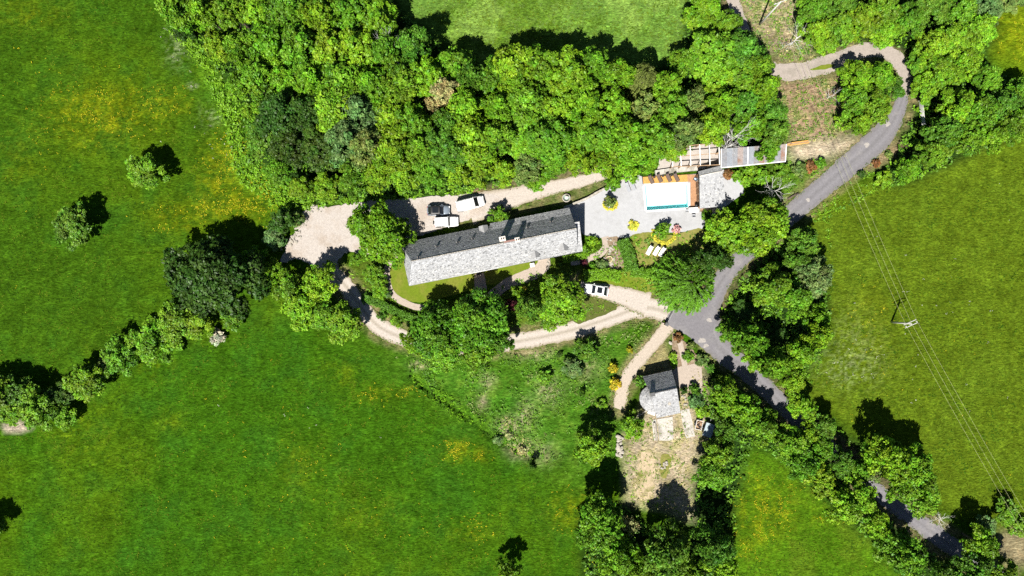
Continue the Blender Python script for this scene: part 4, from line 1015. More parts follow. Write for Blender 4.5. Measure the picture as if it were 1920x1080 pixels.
def fringe(name, keys, seed, tones, label):
    """ragged grass creeping over road edges"""
    r = np.random.default_rng(seed); ps = []
    for k in keys:
        q = catmull([(*P(a, b), w_) for a, b, w_ in ROADS_PX[k]], False, .22)
        tan = np.gradient(q[:, :2], axis=0); tan /= np.linalg.norm(tan, axis=1)[:, None] + 1e-9
        nor = np.stack([-tan[:, 1], tan[:, 0]], 1)
        for sd in (-1, 1):
            m = fnoise(q[:, 0], q[:, 1], .5, seed + sd, 3) > .43
            o = q[:, 2] / 2 + r.normal(.06, .2, len(q)) + .25 * (fnoise(q[:, 0], q[:, 1], .3, seed + 3 * sd, 2) - .6)
            ps.append((q[:, :2] + nor * (sd * o)[:, None])[m])
    p = np.concatenate(ps)
    for pl in KEEP_CLEAR: p = p[~inside(pl, p[:, 0], p[:, 1])]
    k = len(p); T = np.array([TINT[t] for t in tones])
    me = leaf_cloud(name, np.stack([p[:, 0], p[:, 1], r.uniform(.05, .16, k)], 1), np.tile([0, 0, 1.0], (k, 1)), r.uniform(.1, .24, k), 6, .08, T[r.integers(0, len(T), k)] * r.uniform(.5, .95, (k, 1)), seed, up=.6)
    tag(link(name, me, M['blade']), label, 'grass', None, 'stuff')
fringe('verge_grass', ['lane', 'hairpin'], 51, ['mid', 'olive', 'deep', 'pale'], 'ragged grass creeping over the edges of the lane')
fringe('verge_grass', ['drive', 'spur', 'milltrack', 'yardtrack'], 52, ['olive', 'mid', 'pale', 'yellow'], 'ragged grass along the edges of the gravel drives')
MEADOWS = [[(-40, -20), (330, -20), (400, 110), (450, 210), (450, 290), (530, 370), (500, 440), (330, 430), (330, 590), (150, 690), (-40, 740)],
           [(-40, 830), (60, 815), (330, 655), (470, 590), (560, 610), (680, 660), (880, 800), (1090, 920), (1080, 1100), (-40, 1100)],
           [(1560, 370), (1720, 350), (1940, 270), (1940, 950), (1880, 960), (1770, 930), (1700, 840), (1570, 770), (1510, 735), (1565, 640), (1555, 500), (1520, 430)],
           [(740, -20), (900, 100), (1280, 95), (1290, -20)], [(1390, 840), (1470, 870), (1620, 1010), (1720, 1090), (1380, 1090)]]
TINT.update({'sw1': (0.03, 0.078, 0.005), 'sw2': (0.05, 0.1, 0.005), 'sw3': (0.08, 0.125, 0.008), 'sw4': (0.022, 0.06, 0.004), 'sw5': (0.2, 0.22, 0.1), 'sw6': (0.105, 0.17, 0.035)})
scatter('meadow_tussocks', MEADOWS[:2], 26000, 21, ['sw4', 'sw1', 'sw2', 'sw1', 'sw3'], .26, .11, 4, 'tufted grass of the two left meadows', 'grass', (-.03, .03), mat='blade', thr=.42, nscale=.5, up=3.0, flatness=.2, spread=.3)
scatter('meadow_tussocks', [MEADOWS[2], MEADOWS[4]], 13000, 22, ['sw1', 'sw2', 'sw3', 'sw3', 'sw2'], .26, .11, 4, 'olive tufted grass of the right and lower meadows', 'grass', (-.03, .03), mat='blade', thr=.42, nscale=.5, up=3.0, flatness=.2, spread=.3)
scatter('meadow_tussocks', [MEADOWS[3]], 4500, 23, ['sw2', 'sw3', 'sw6', 'sw6', 'sw3'], .28, .12, 4, 'pale green tufted grass of the top meadow', 'grass', (-.03, .03), mat='blade', thr=.4, nscale=.5, up=3.0, flatness=.2, spread=.3)

def flower_patch(name, spots, n, tone, seed, label, size=.075):
    r = np.random.default_rng(seed)
    a = np.array([s[4] * s[2] * s[3] for s in spots], float); a /= a.sum()
    k = r.choice(len(spots), n, p=a); S = np.array(spots, float)[k]
    g = r.normal(0, .62, (n, 2)) * S[:, 2:4] + S[:, :2]
    x = (g[:, 0] - 960) / SCALE; y = (540 - g[:, 1]) / SCALE
    m = fnoise(x, y, .45, seed) > .53 * r.uniform(.85, 1.15, n)
    x = x[m]; y = y[m]; k = len(x)
    c = np.stack([x, y, ground_z(x, y) + r.uniform(.03, .12, k)], 1)
    col = np.array(TINT[tone]) * r.uniform(.7, 1.2, (k, 1))
    me = leaf_cloud(name, c, np.tile([0, 0, 1.0], (k, 1)), np.full(k, .25), 3, size, col, seed, up=1.5, aspect=.9, spread=.3)
    tag(link(name, me, M['blade']), label, 'flowers', None, 'stuff')
flower_patch('buttercups', [(200, 205, 95, 45, .8), (320, 190, 30, 25, .5), (430, 300, 40, 45, 1), (480, 365, 60, 35, 1), (430, 395, 70, 22, .8), (390, 130, 20, 18, .3), (330, 410, 60, 30, .4), (60, 200, 80, 160, .06)], 2000, 'gold', 31, 'yellow buttercup drifts in the upper left meadow')
flower_patch('buttercups', [(860, 845, 30, 18, 1.5), (905, 855, 16, 12, 1.2), (700, 740, 30, 14, .6), (760, 735, 25, 12, .5), (1070, 960, 35, 30, 1), (1160, 1060, 60, 25, .8), (880, 1000, 60, 35, .3), (560, 900, 200, 140, .05)], 1300, 'gold', 32, 'yellow buttercup drifts in the lower left meadow')
flower_patch('buttercups', [(1440, 950, 50, 50, 1), (1410, 1000, 40, 40, .7), (1545, 970, 25, 20, .6), (1640, 600, 50, 60, .15), (1700, 700, 180, 200, .02), (1900, 60, 40, 40, .6)], 1200, 'gold', 33, 'yellow buttercup drifts in the right and lower meadows')
flower_patch('cow_parsley', [(330, 90, 24, 34, .5), (360, 160, 7, 4, 3), (395, 215, 22, 22, .4), (420, 260, 60, 60, .1), (1600, 690, 50, 30, .4), (1740, 560, 150, 180, .03), (640, 780, 160, 60, .02)], 260, 'cream', 34, 'scattered white flower heads in the meadows', .09)
# yellow flowers planted round the terrace bushes
def flower_ring(px, py, r0, r1, a0, a1, n, label, seed):
    r = np.random.default_rng(seed)
    a = r.uniform(a0, a1, n); q = np.sqrt(r.uniform(r0 * r0, r1 * r1, n))
    x0, y0 = P(px, py)
    c = np.stack([np.cos(a) * q, np.sin(a) * q, r.uniform(.05, .22, n)], 1)
    me = leaf_cloud('flower_bed', c, np.tile([0, 0, 1.0], (n, 1)), np.full(n, .16), 8, .08, np.array(TINT['lemon']) * r.uniform(.75, 1.2, (n, 1)), seed, aspect=.9)
    tag(link('flower_bed', me, M['blade'], None, (x0, y0, .06)), label, 'flower bed')
flower_ring(1144, 381, .95, 1.45, 2.7, 6.7, 130, 'yellow flower ring round the oval bush on the terrace', 41)
flower_ring(1245, 435, 1.75, 2.45, 2.9, 6.5, 240, 'crescent of yellow flowers below the round green bush', 42)
# ---------------------------------------------------------------- buildings
def slates(name, quad, parent, seed, base=0.275, exposure=0.23, wd=0.26, var=0.17):
    """rows of overlapping slates on a roof plane; quad = eave-left, eave-right, top-right, top-left"""
    A, B, C_, D = [np.array(q, float) for q in quad]
    r = np.random.default_rng(seed)
    nrm = np.cross(B - A, D - A); nrm /= np.linalg.norm(nrm)
    if nrm[2] < 0: nrm = -nrm
    h = np.linalg.norm(D - A); rows = max(2, int(round(h / exposure)))
    co = []; cl = []
    for i in range(rows):
        t0 = i / rows; t1 = min(1.0, (i + 1.25) / rows)
        l0 = A + (D - A) * t0; r0 = B + (C_ - B) * t0; l1 = A + (D - A) * t1; r1 = B + (C_ - B) * t1
        ln = np.linalg.norm(r0 - l0)
        if ln < 0.05: continue
        k = max(1, int(ln / wd)); e = (np.arange(k + 1) + r.uniform(-.18, .18, k + 1) + (0.5 if i % 2 else 0) - .25) / k
        e = np.clip(e, 0, 1); e[0] = 0; e[-1] = 1
        for j in range(k):
            a = e[j] + .006 / ln; b_ = e[j + 1] - .006 / ln
            lift = 0.035 + r.uniform(0, .022); lo = -0.02
            p0 = l0 + (r0 - l0) * a; p1 = l0 + (r0 - l0) * b_; p2 = l1 + (r1 - l1) * b_; p3 = l1 + (r1 - l1) * a
            dz = nrm * r.normal(0, .006)
            q0 = p0 + nrm * lift + dz; q1 = p1 + nrm * lift - dz; q2 = p2 + nrm * .008; q3 = p3 + nrm * .008
            co += [q0, q1, q2, q3, p0 + nrm * lo, p1 + nrm * lo, q1, q0]
            g = base * max(.25, 1 + r.normal(0, var)); u = r.random()
            c = np.array([g * .985, g, g * 1.02])
            if u > .93: c = np.array([g * 1.25, g * 1.24, g * 1.2])
            elif u < .05: c = c * .5
            cl += [c] * 8
    me = np_quads(name, np.array(co), np.array(cl))
    o = link(name, me, M['slate'], parent)
    o['kind'] = 'stuff'
    return o

def window(parent, c, w_, h, rz, shutter=True):
    """window in a wall: frame, panes, sill; c = centre on the wall face"""
    f = MB()
    R = Matrix.Rotation(rz, 3, 'Z')
    def at(x, y, z): return Vector(c) + R @ Vector((x, y, z))
    for sx in (-1, 1): f.box(at(sx * (w_ / 2 - .03), -.02, 0), (.06, .1, h), rz)
    for sz in (-1, 1): f.box(at(0, -.02, sz * (h / 2 - .03)), (w_ - .12, .1, .06), rz)
    f.box(at(0, -.02, 0), (.05, .08, h - .12), rz)
    o = f.build('window', M['white_wood'], parent)
    for sx in (-1, 1):
        MB().box(at(sx * (w_ / 4 - .01), .0, 0), (w_ / 2 - .1, .03, h - .13), rz).build('pane', M['glass'], o)
    MB().box(at(0, -.08, -h / 2 - .05), (w_ + .2, .22, .09), rz).build('sill', M['stone'], o)
    return o

def farmhouse():
    ang = math.atan2(59, 296)
    zE, zR = 2.6, 7.8
    A = P3(767, 535, zE); B = P3(1092, 468, zE); Nn = P3(770, 453, zE)
    org = Vector((A.x, A.y, 0))
    e = empty('farmhouse', org, ang, 'long stone farmhouse with dark and pale slate roof slopes and two chimneys', 'house')
    R = Matrix.Rotation(-ang, 3, 'Z')
    loc = lambda v: R @ (Vector(v) - org)
    b_ = loc(B); n_ = loc(Nn); ne = loc(P3(1068, 393, zE))
    Wd = (n_.y + ne.y) / 2               # depth between eaves
    U0, U1 = 0.0, ne.x                    # main roof from west hip to the gable
    UX = b_.x                             # south slope runs on to here
    vr = Wd / 2
    ur = loc(P3(772, 491, zR)).x          # ridge start behind the hip
    print('farm', Wd, U1, UX, ur)
    i = .35
    # walls
    wl = MB()
    wl.prism([(U0 + i, i), (U1 - .1, i), (U1 - .1, Wd - i), (U0 + i, Wd - i)], -.3, zE + .1)
    s = (zR - zE) / vr
    wl.raw([(U1 - .1, i, zE + .1), (U1 - .1, Wd - i, zE + .1), (U1 - .1, vr, zR - .2), (U1 - .5, i, zE + .1), (U1 - .5, Wd - i, zE + .1), (U1 - .5, vr, zR - .2)],
           [(0, 1, 2), (5, 4, 3), (0, 2, 5, 3), (1, 4, 5, 2)])
    wl.build('wall', M['wallstone'], e)
    an = MB(); an.prism([(U1 - .09, i), (UX - .3, i), (UX - .3, vr + .9), (U1 - .09, vr + .9)], -.3, zE + .1)
    an.raw([(U1 - .09, i, zE + .1), (UX - .3, i, zE + .1), (UX - .3, vr + .9, zE + .1), (U1 - .09, vr + .9, zE + .1), (U1 - .09, vr + .9, 6.4), (UX - .3, vr + .9, 6.4)], [(0, 1, 5, 4), (1, 2, 5), (2, 3, 4, 5), (0, 4, 3)])
    an.build('annex_wall', M['wallstone'], e)
    # roof bed
    rf = MB(); th = .16
    def slab(q):
        q = [Vector(x) for x in q]; nn = (q[1] - q[0]).cross(q[-1] - q[0]).normalized()
        if nn.z < 0: nn = -nn
        lo = [x - nn * th for x in q]; n = len(q)
        rf.raw(q + lo, [tuple(range(n)), tuple(reversed(range(n, 2 * n)))] + [(k, (k + 1) % n, n + (k + 1) % n, n + k) for k in range(n)])
    S = [(U0, 0, zE), (U1, 0, zE), (U1, vr, zR), (ur, vr, zR)]
    um = U0 + (U1 - U0) * 0.53            # the right half of the back slope flares at its eave
    Nw = [(U0 - .1, Wd, zE), (um, Wd, zE), (um, vr, zR), (ur, vr, zR)]
    Nm = [(um, Wd - 1.0, zE + s * 1.0), (U1, Wd - 1.0, zE + s * 1.0), (U1, vr, zR), (um, vr, zR)]
    Nf = [(um, Wd + .35, zE + .1), (U1, Wd + .35, zE + .1), (U1, Wd - 1.0, zE + s * 1.0), (um, Wd - 1.0, zE + s * 1.0)]
    Hw = [(U0 - .1, Wd, zE), (U0, 0, zE), (ur, vr, zR)]
    ax = [(U1 + .004, -.05, zE + .05), (UX, -.05, zE + .05), (UX, vr + 1.15, 6.62), (U1 + .004, vr + 1.15, 6.62)]
    for q in (S, Nw, Nm, Nf, Hw, ax): slab(q)
    roof = rf.build('roof', M['slate_bed'], e)
    slates('slates', S, roof, 1); slates('slates', Nw, roof, 2); slates('slates', Nm, roof, 3); slates('slates', Nf, roof, 4)
    slates('slates', [Hw[0], Hw[1], Hw[2], Hw[2]], roof, 5); slates('slates', ax, roof, 6, .27)
    rt = MB(); k = int((U1 - ur) / .42)
    for j in range(k):
        u = ur + (U1 - ur) * (j + .5) / k
        rt.tube([(u - .2, vr, zR + .03), (u + .2, vr, zR + .03)], [.07, .075], 7)
    rt.build('ridge_tiles', M['stone'], roof)
    # chimneys
    for (px, py, w_, h) in ((942, 448, .95, 1.35), (970, 450, .7, 1.05)):
        q = loc(P3(px, py, zR + h))
        zb = zR - abs(q.y - vr) * s - .5
        c = MB().box((q.x, q.y, (zb + zR + h) / 2), (w_, .7, zR + h - zb)).build('chimney', M['stone'], roof)
        MB().box((q.x, q.y, zR + h + .06), (w_ + .16, .86, .12)).build('chimney_cap', M['mortar'], roof)
        for sx in (-.2, .2): MB().lathe((q.x + sx, q.y, zR + h + .12), [(.12, 0), (.1, .3), (.07, .3)], 10).build('chimney_pot', M['copper'], roof)
    fl = MB().bar((loc(P3(945, 453, zR)).x, vr + .08, zR + .1), (loc(P3(966, 449, zR)).x, vr + .08, zR + .1), .3, .06).build('ridge_flashing', M['copper'], roof)
    # roof vents on the dark slope
    for px, py in ((820, 463), (859, 455), (887, 448), (990, 427), (1034, 416), (788, 484)):
        zz = 5.3; q = loc(P3(px, py, zz)); z0 = zR - (q.y - vr) * s
        v = MB().box((q.x, q.y, z0 + .05), (.45, .45, .2)).build('roof_vent', M['stone'], roof)
        MB().box((q.x, q.y + .02, z0 + .17), (.36, .36, .05)).build('vent_pane', M['glass'], v)
    # dormers: small slate gables with a pale face
    def dormer(px, py, side, w_=1.35):
        zz = 4.6; q = loc(P3(px, py, zz)); sg = 1 if side == 'back' else -1
        z0 = zR - abs(q.y - vr) * s           # roof height at the face
        yf = q.y + sg * .75; zf = zR - abs(yf - vr) * s
        top = zf + 1.75; eave = zf + 1.0
        yt = vr + sg * (zR - top) / s; ye = vr + sg * (zR - eave) / s
        fc = MB().raw([(q.x - w_ / 2, yf, zf - .1), (q.x + w_ / 2, yf, zf - .1), (q.x + w_ / 2, yf, eave), (q.x, yf, top - .06), (q.x - w_ / 2, yf, eave)], [(0, 1, 2, 3, 4)])
        for sx in (-1, 1): fc.raw([(q.x + sx * w_ / 2, yf, zf - .1), (q.x + sx * w_ / 2, yf, eave), (q.x + sx * w_ / 2, ye, eave)], [(0, 1, 2)])
        d = fc.build('dormer', M['mortar'], roof)
        for sx in (-1, 1):
            a = [(q.x + sx * (w_ / 2 + .12), yf + sg * .14, eave - .1), (q.x, yf + sg * .14, top), (q.x, yt, top), (q.x + sx * (w_ / 2 + .12), ye - sg * .1, eave - .1)]
            MB().raw(a + [(x, y, z - .07) for x, y, z in a], [(0, 1, 2, 3), (7, 6, 5, 4), (0, 1, 5, 4), (1, 2, 6, 5), (2, 3, 7, 6), (3, 0, 4, 7)]).build('dormer_roof', M['slate_lichen'], d)
        MB().box((q.x, yf + sg * .02, zf + .5), (.7, .06, .8)).build('pane', M['glass'], d)
    M['slate_lichen'] = surface('slate_lichen', (0.25, 0.25, 0.25), .25, 4.0, .6)
    dormer(907, 431, 'back', 1.4); dormer(1003, 474, 'front'); dormer(1056, 461, 'front')
    # front wall openings
    for u in (3, 6.2, 10, 17.5, 21, 27.5):
        window(e, (u, i - .02, 1.5), .95, 1.15, 0)
    d = MB().box((loc(P3(898, 515, 0)).x, i - .04, 1.02), (1.0, .08, 2.05)).build('door', M['timber'], e)
    MB().box((loc(P3(898, 515, 0)).x + .38, i - .11, 1.0), (.04, .06, .16)).build('door_handle', M['metal'], d)
    MB().box((loc(P3(1018, 480, 0)).x, i - .04, 1.02), (1.1, .08, 2.05)).build('door', M['white_wood'], e)
    for sx, nm in ((0, 1), (1, 1)):
        pass
    g = MB(); g.tube([(U0, -.06, zE - .08), (UX, -.06, zE - .08)], [.07, .07], 6); g.build('gutter', M['metal'], e)
farmhouse()

def mill_house():
    zE, zR = 2.7, 6.2
    A = P3(1231, 784, zE); B = P3(1276, 774, zE)
    dv = B - A; ang = math.atan2(dv.y, dv.x)
    org = Vector((A.x, A.y, 0))
    e = empty('cottage', org, ang, 'small stone house with half dark, half pale slate roof and rounded side', 'house')
    R = Matrix.Rotation(-ang, 3, 'Z'); loc = lambda v: R @ (Vector(v) - org)
    W_ = dv.length; nw = loc(P3(1206, 709, zE)); rl = loc(P3(1220, 739, zR)); rr = loc(P3(1269, 727, zR)); nE = loc(P3(1259, 692, zE))
    D = (nw.y + nE.y) / 2; vr = (rl.y + rr.y) / 2; sk = -.18
    print('mill', W_, D, vr, nw.x, rl.x, rr.x)
    # plan is slightly skewed: the back shifts left as in the photograph
    x0n, x1n = nw.x, nE.x; x0r, x1r = rl.x, rr.x
    i = .3
    wl = MB(); wl.prism([(i, i), (W_ - i, i), (x1n - i, D - i), (x0n + i, D - i)], -.3, zE + .05)
    for (a, b_, c) in (((i, i), (x0n + i, D - i), (x0r + i, vr)), ((W_ - i, i), (x1n - i, D - i), (x1r - i, vr))):
        q = [(a[0], a[1], zE + .05), (b_[0], b_[1], zE + .05), (c[0], c[1], zR - .2)]
        wl.raw(q + [(x + (.3 if a[0] < 1 else -.3), y, z) for x, y, z in q], [(0, 1, 2), (5, 4, 3), (0, 1, 4, 3), (1, 2, 5, 4), (2, 0, 3, 5)])
    wl.build('wall', M['wallstone'], e)
    rf = MB(); th = .14
    S = [(0, 0, zE), (W_, 0, zE), (x1r, vr, zR), (x0r, vr, zR)]
    Nn = [(x0n, D, zE), (x1n, D, zE), (x1r, vr, zR), (x0r, vr, zR)]
    for q in (S, Nn):
        q = [Vector(x) for x in q]; nn = (q[1] - q[0]).cross(q[-1] - q[0]).normalized(); nn = nn if nn.z > 0 else -nn
        lo = [x - nn * th for x in q]
        rf.raw(q + lo, [(0, 1, 2, 3), (7, 6, 5, 4)] + [(k, (k + 1) % 4, 4 + (k + 1) % 4, 4 + k) for k in range(4)])
    roof = rf.build('roof', M['slate_bed'], e)
    slates('slates', S, roof, 11, .25, var=.14); slates('slates', Nn, roof, 12, .25, var=.14)
    rt = MB(); k = 12
    for j in range(k):
        f = (j + .5) / k; u = x0r + (x1r - x0r) * f
        rt.tube([(u - .2, vr, zR + .03), (u + .2, vr, zR + .04)], [.1, .11], 7)
    rt.build('ridge_tiles', M['slate_bed'], roof)
    q = loc(P3(1224, 740, zR + .5))
    MB().box((q.x, q.y, zR - .1), (.7, .55, 1.1)).build('chimney', M['stone'], roof)
    MB().box((q.x, q.y, zR + .5), (.82, .67, .1)).build('chimney_cap', M['slate_bed'], roof)
    # rounded bread-oven side with a half-cone roof
    c = loc(P3(1222, 748, 1.8)); rad = 2.45
    ap = MB(); n = 18
    angs = [math.pi * (.5 + k / n) for k in range(n + 1)]
    cx = .25; cy = c.y
    ap.prism([(cx + .1, cy - rad * .86)] + [(cx + math.cos(a) * rad * .86, cy - math.sin(a) * -rad * .86) for a in angs] , -.3, 1.9) if False else None
    ring = [(cx + math.cos(a) * rad * .88, cy + math.sin(a) * rad * .88) for a in angs]
    ap.prism(ring, -.3, 1.95); ap.build('round_wall', M['wallstone'], e)
    rr_ = MB(); apex = (cx + .05, cy, 3.7)
    rim = [(cx + math.cos(a) * rad, cy + math.sin(a) * rad, 1.9) for a in angs]
    rr_.raw([apex] + rim + [(x, y, 1.8) for x, y, z in rim], [(0, k + 1, k + 2) for k in range(n)] + [(k + 1, n + 2 + k, n + 3 + k, k + 2) for k in range(n)])
    ro = rr_.build('round_roof', M['slate_bed'], e)
    for k in range(n):
        pass
    co_quads = []
    for k in range(0, n, 2):
        a, b_ = rim[k], rim[min(k + 2, n)]
        slates('slates', [(a[0], a[1], a[2] + .01), (b_[0], b_[1], b_[2] + .01), (apex[0], apex[1], apex[2] + .02), (apex[0], apex[1], apex[2] + .02)], ro, 40 + k, .25, .22, .26, .14)
    v = loc(P3(1255, 757, 4.4)); s = (zR - zE) / vr
    MB().box((v.x, v.y, zE + v.y * s + .1), (.5, .5, .3)).build('roof_vent', M['stone'], roof)
    for u in (1.2, 3.4): window(e, (u, i - .02, 1.5), .8, 1.0, 0)
    MB().box((2.3, i - .04, 1.0), (.95, .08, 2.0)).build('door', M['timber'], e)
    window(e, (W_ - i + .02, D * .5, 1.5), .8, 1.0, math.pi / 2)
mill_house()

def pool_house():
    zE = 2.4
    c = [P3(1312, 391, zE), P3(1361.5, 386, zE), P3(1350.5, 311, zE + .4), P3(1309, 322, zE + .4)]
    org = Vector((c[0].x, c[0].y, 0))
    e = empty('pool_house', org, 0, 'pool house with flat pale grey slate roof right of the deck', 'pool house')
    q = [v - org for v in c]
    top = [(q[0] + q[3]) * .5, (q[1] + q[2]) * .5]
    rt = 3.5
    ridge = [q[3] * .86 + q[0] * .14, q[2] * .86 + q[1] * .14]
    for v in ridge: v.z = rt
    ctr = sum(q, Vector()) / 4
    inn = [(v + (ctr - v) * .1) for v in q]
    MB().prism([(v.x, v.y) for v in inn], -.2, 2.2).build('wall', M['timber'], e)
    rf = MB()
    vs = [tuple(v) for v in q] + [tuple(v) for v in ridge]
    rf.raw([(x, y, z) for x, y, z in vs] + [(x, y, z - .14) for x, y, z in vs], [(0, 1, 5, 4), (3, 4, 5, 2), (1, 2, 5), (0, 4, 3), (6, 10, 11, 7), (9, 8, 11, 10), (7, 11, 8), (6, 9, 10), (0, 6, 7, 1), (1, 7, 8, 2), (2, 8, 9, 3), (3, 9, 6, 0)])
    roof = rf.build('roof', M['slate_bed'], e)
    slates('slates', [q[0], q[1], ridge[1], ridge[0]], roof, 61, .3, .23, .26, .08)
    slates('slates', [q[3], q[2], ridge[1], ridge[0]], roof, 62, .3, .23, .26, .08)
    MB().tube([ridge[0] + Vector((0, 0, .04)), ridge[1] + Vector((0, 0, .04))], [.1, .1], 6).build('ridge_cap', M['mortar'], roof)
    for k in range(5):
        a = inn[0] + (inn[3] - inn[0]) * (k + .5) / 5
        MB().box((a.x - .04, a.y, 1.05), (.05, .9, 2.0)).build('glazed_panel', M['glass'], e)
pool_house()

def pool():
    w_ = [Vector((*P(a, b), 0)) for a, b in POOL]
    ctr = sum(w_, Vector()) / 4
    e = empty('swimming_pool', ctr, 0, 'rectangular swimming pool with clear water and pale liner', 'pool')
    q = [v - ctr for v in w_]
    dep = -1.2
    inn = [v * .985 for v in q]
    b = MB()
    vs = [(v.x, v.y, .02) for v in inn] + [(v.x, v.y, dep) for v in inn]
    b.raw(vs, [(4, 5, 6, 7), (0, 1, 5, 4), (1, 2, 6, 5), (2, 3, 7, 6), (3, 0, 4, 7)])
    o = b.build('basin', M['liner'], e)
    bm = bmesh.new(); bm.from_mesh(o.data)
    for f in bm.faces:
        if f.normal.dot(Vector((0, 0, -.7)) - f.calc_center_median()) < 0: f.normal_flip()
    bm.to_mesh(o.data); bm.free()
    for k in range(3):
        z1 = -.35 - .32 * k
        a, d = inn[0], inn[3]; dr = (inn[1] - inn[0]).normalized()
        p = [a * .62 + d * .38 + dr * .01, a * .62 + d * .38 + dr * (.35 + .3 * (2 - k)) , a * .98 + d * .02 + dr * (.35 + .3 * (2 - k)), a * .98 + d * .02 + dr * .01]
    MB().raw([(v.x, v.y, -.1) for v in inn], [(0, 1, 2, 3)]).build('water', M['water'], e)
    # coping slabs round the edge
    for k in range(4):
        a, d = q[k], q[(k + 1) % 4]; n = 10 if k % 2 == 1 or k == 3 else 16
        n = 14 if (d - a).length > 6 else 8
        out = Vector((d.y - a.y, a.x - d.x, 0)).normalized()
        if out.dot(a + d) < 0: out = -out
        u = (d - a).normalized()
        for j in range(n):
            s0 = a + (d - a) * (j / n) + u * .006; s1 = a + (d - a) * ((j + 1) / n) - u * .006
            p = [s0 - out * .06, s1 - out * .06, s1 + out * .3, s0 + out * .3]
            MB().prism([(v.x, v.y) for v in p], .03, .1).build('coping_slab', M['coping'], e)
pool()

def deck():
    """L-shaped timber deck of separate boards"""
    o0 = P3(1206, 345); ex = P3(1310.5, 325.5)
    e = empty('pool_deck', (o0.x, o0.y, 0), 0, 'orange-brown timber deck wrapping two sides of the pool', 'deck')
    # long upper arm
    a = P3(1205, 332) - o0; b = P3(1288, 327.5) - o0; c = P3(1289, 341) - o0; d = P3(1206, 344.6) - o0
    up = MB(); n = 11
    for k in range(n):
        f0, f1 = k / n + .004, (k + 1) / n - .008
        p = [a + (d - a) * f0, b + (c - b) * f0, b + (c - b) * f1, a + (d - a) * f1]
        up.prism([(v.x, v.y) for v in p], .07, .125)
    o = up.build('deck_boards', M['deck_pale'], e); o['kind'] = 'stuff'
    a = P3(1288.3, 327.4) - o0; b = P3(1310.5, 325.8) - o0; c = P3(1312, 391) - o0; d = P3(1294.5, 391) - o0
    a2 = P3(1292.5, 341) - o0
    rt = MB(); n = 44
    for k in range(n):
        f0, f1 = k / n + .001, (k + 1) / n - .002
        yt = a.y + (d.y - a.y) * f0; yb = a.y + (d.y - a.y) * f1
        xl = lambda f: (a.x if f < .21 else a2.x + .2) ; xr = lambda f: b.x + (c.x - b.x) * f
        rt.prism([(xl(f1), yb), (xr(f1), yb), (xr(f0), yt), (xl(f0), yt)], .07, .122)
    o = rt.build('deck_boards', M['wood'], e); o['kind'] = 'stuff'
    fr = MB(); pa = P3(1204, 331) - o0; pb = P3(1205.5, 345) - o0
    fr.bar((pa.x, pa.y, .08), (pb.x, pb.y, .08), .12, .16); fr.build('edge_board', M['timber_dark'], e)
deck()

# dark slatted screen between deck and pool house
s0 = P3(1311, 324, 1.5); s1 = P3(1313.5, 386, 1.5); d_ = s1 - s0
e = empty('slatted_screen', (s0.x, s0.y, 0.06), math.atan2(d_.y, d_.x), 'thin dark slatted screen between deck and pool house', 'screen')
for k in range(6): MB().box((d_.length * k / 5, 0, .9), (.08, .08, 1.8)).build('post', M['timber_dark'], e)
for k in range(9): MB().box((d_.length / 2, -.05, .15 + k * .2), (d_.length, .03, .12)).build('slat', M['timber_dark'], e)

# stone ledge between the frame and the deck, and the terrace retaining wall
def wall_run(name, pts, wd, ht, label, mat, cat='wall', cap=None, seed=0):
    rr = random.Random(seed)
    a0 = Vector((*P(*pts[0]), 0))
    e = empty(name, a0, 0, label, cat)
    for (p, q) in zip(pts[:-1], pts[1:]):
        a = Vector((*P(*p), 0)) - a0; b = Vector((*P(*q), 0)) - a0; d = b - a; u = d.normalized(); n = Vector((-u.y, u.x, 0))
        k = max(1, int(d.length / .8)); pos = 0
        for j in range(k):
            f0 = a + d * (j / k) + u * .01; f1 = a + d * ((j + 1) / k) - u * .01
            h = ht + rr.uniform(-.04, .04); w1 = wd / 2 + rr.uniform(-.03, .03)
            MB().prism([tuple((f0 + n * w1).xy), tuple((f0 - n * w1).xy), tuple((f1 - n * w1).xy), tuple((f1 + n * w1).xy)], -.2, h).build('stone', mat, e)
    return e
wall_run('retaining_wall', [(1057, 390), (1098, 373.5), (1143, 348.5), (1194, 326)], .34, .75, 'low stone retaining wall along the upper edge of the terrace', M['stone'], seed=2)
wall_run('stone_ledge', [(1228, 325), (1262, 319.5), (1308, 315)], .95, .5, 'pale broad stone ledge behind the deck', M['concrete'], seed=3)
wall_run('stone_ledge', [(1309, 314.6), (1349, 309.5)], .8, .45, 'pale stone ledge behind the pool house', M['concrete'], seed=4)
wall_run('foundation_wall', [(1226, 792), (1231, 826)], .3, .45, 'low ruined wall left of the concrete slab', M['stone'], seed=5)

# ---------------------------------------------------------------- timber frame and metal shed
def timber_frame():
    z = 2.6
    o0 = P3(1262, 311, z); e = empty('open_timber_frame', (o0.x, o0.y, .06), 0, 'open pale timber frame without roof above the pool deck', 'frame')
    off = Vector((o0.x, o0.y, 0))
    cols = [1261, 1277, 1295, 1313, 1331, 1349]
    for k, px in enumerate(cols):
        a = P3(px, 312.5 - k * .8, z) - off; b = P3(px - 1.5, 277 - k * 2.0, z) - off
        MB().bar((a.x, a.y, z), (b.x, b.y, z), .14, .16).build('rafter', M['white_wood'], e)
        for v in (a, b):
            MB().box((v.x, v.y, z / 2 - .12), (.13, .13, z - .08)).build('post', M['timber'], e)
    for f in (0.0, .52, 1.0):
        a = P3(1259, 313 - 36 * f, z - .16) - off; b = P3(1350, 309 - 42 * f, z - .16) - off
        MB().bar((a.x, a.y, z - .16), (b.x, b.y, z - .16), .12, .16).build('beam', M['timber'], e)
timber_frame()

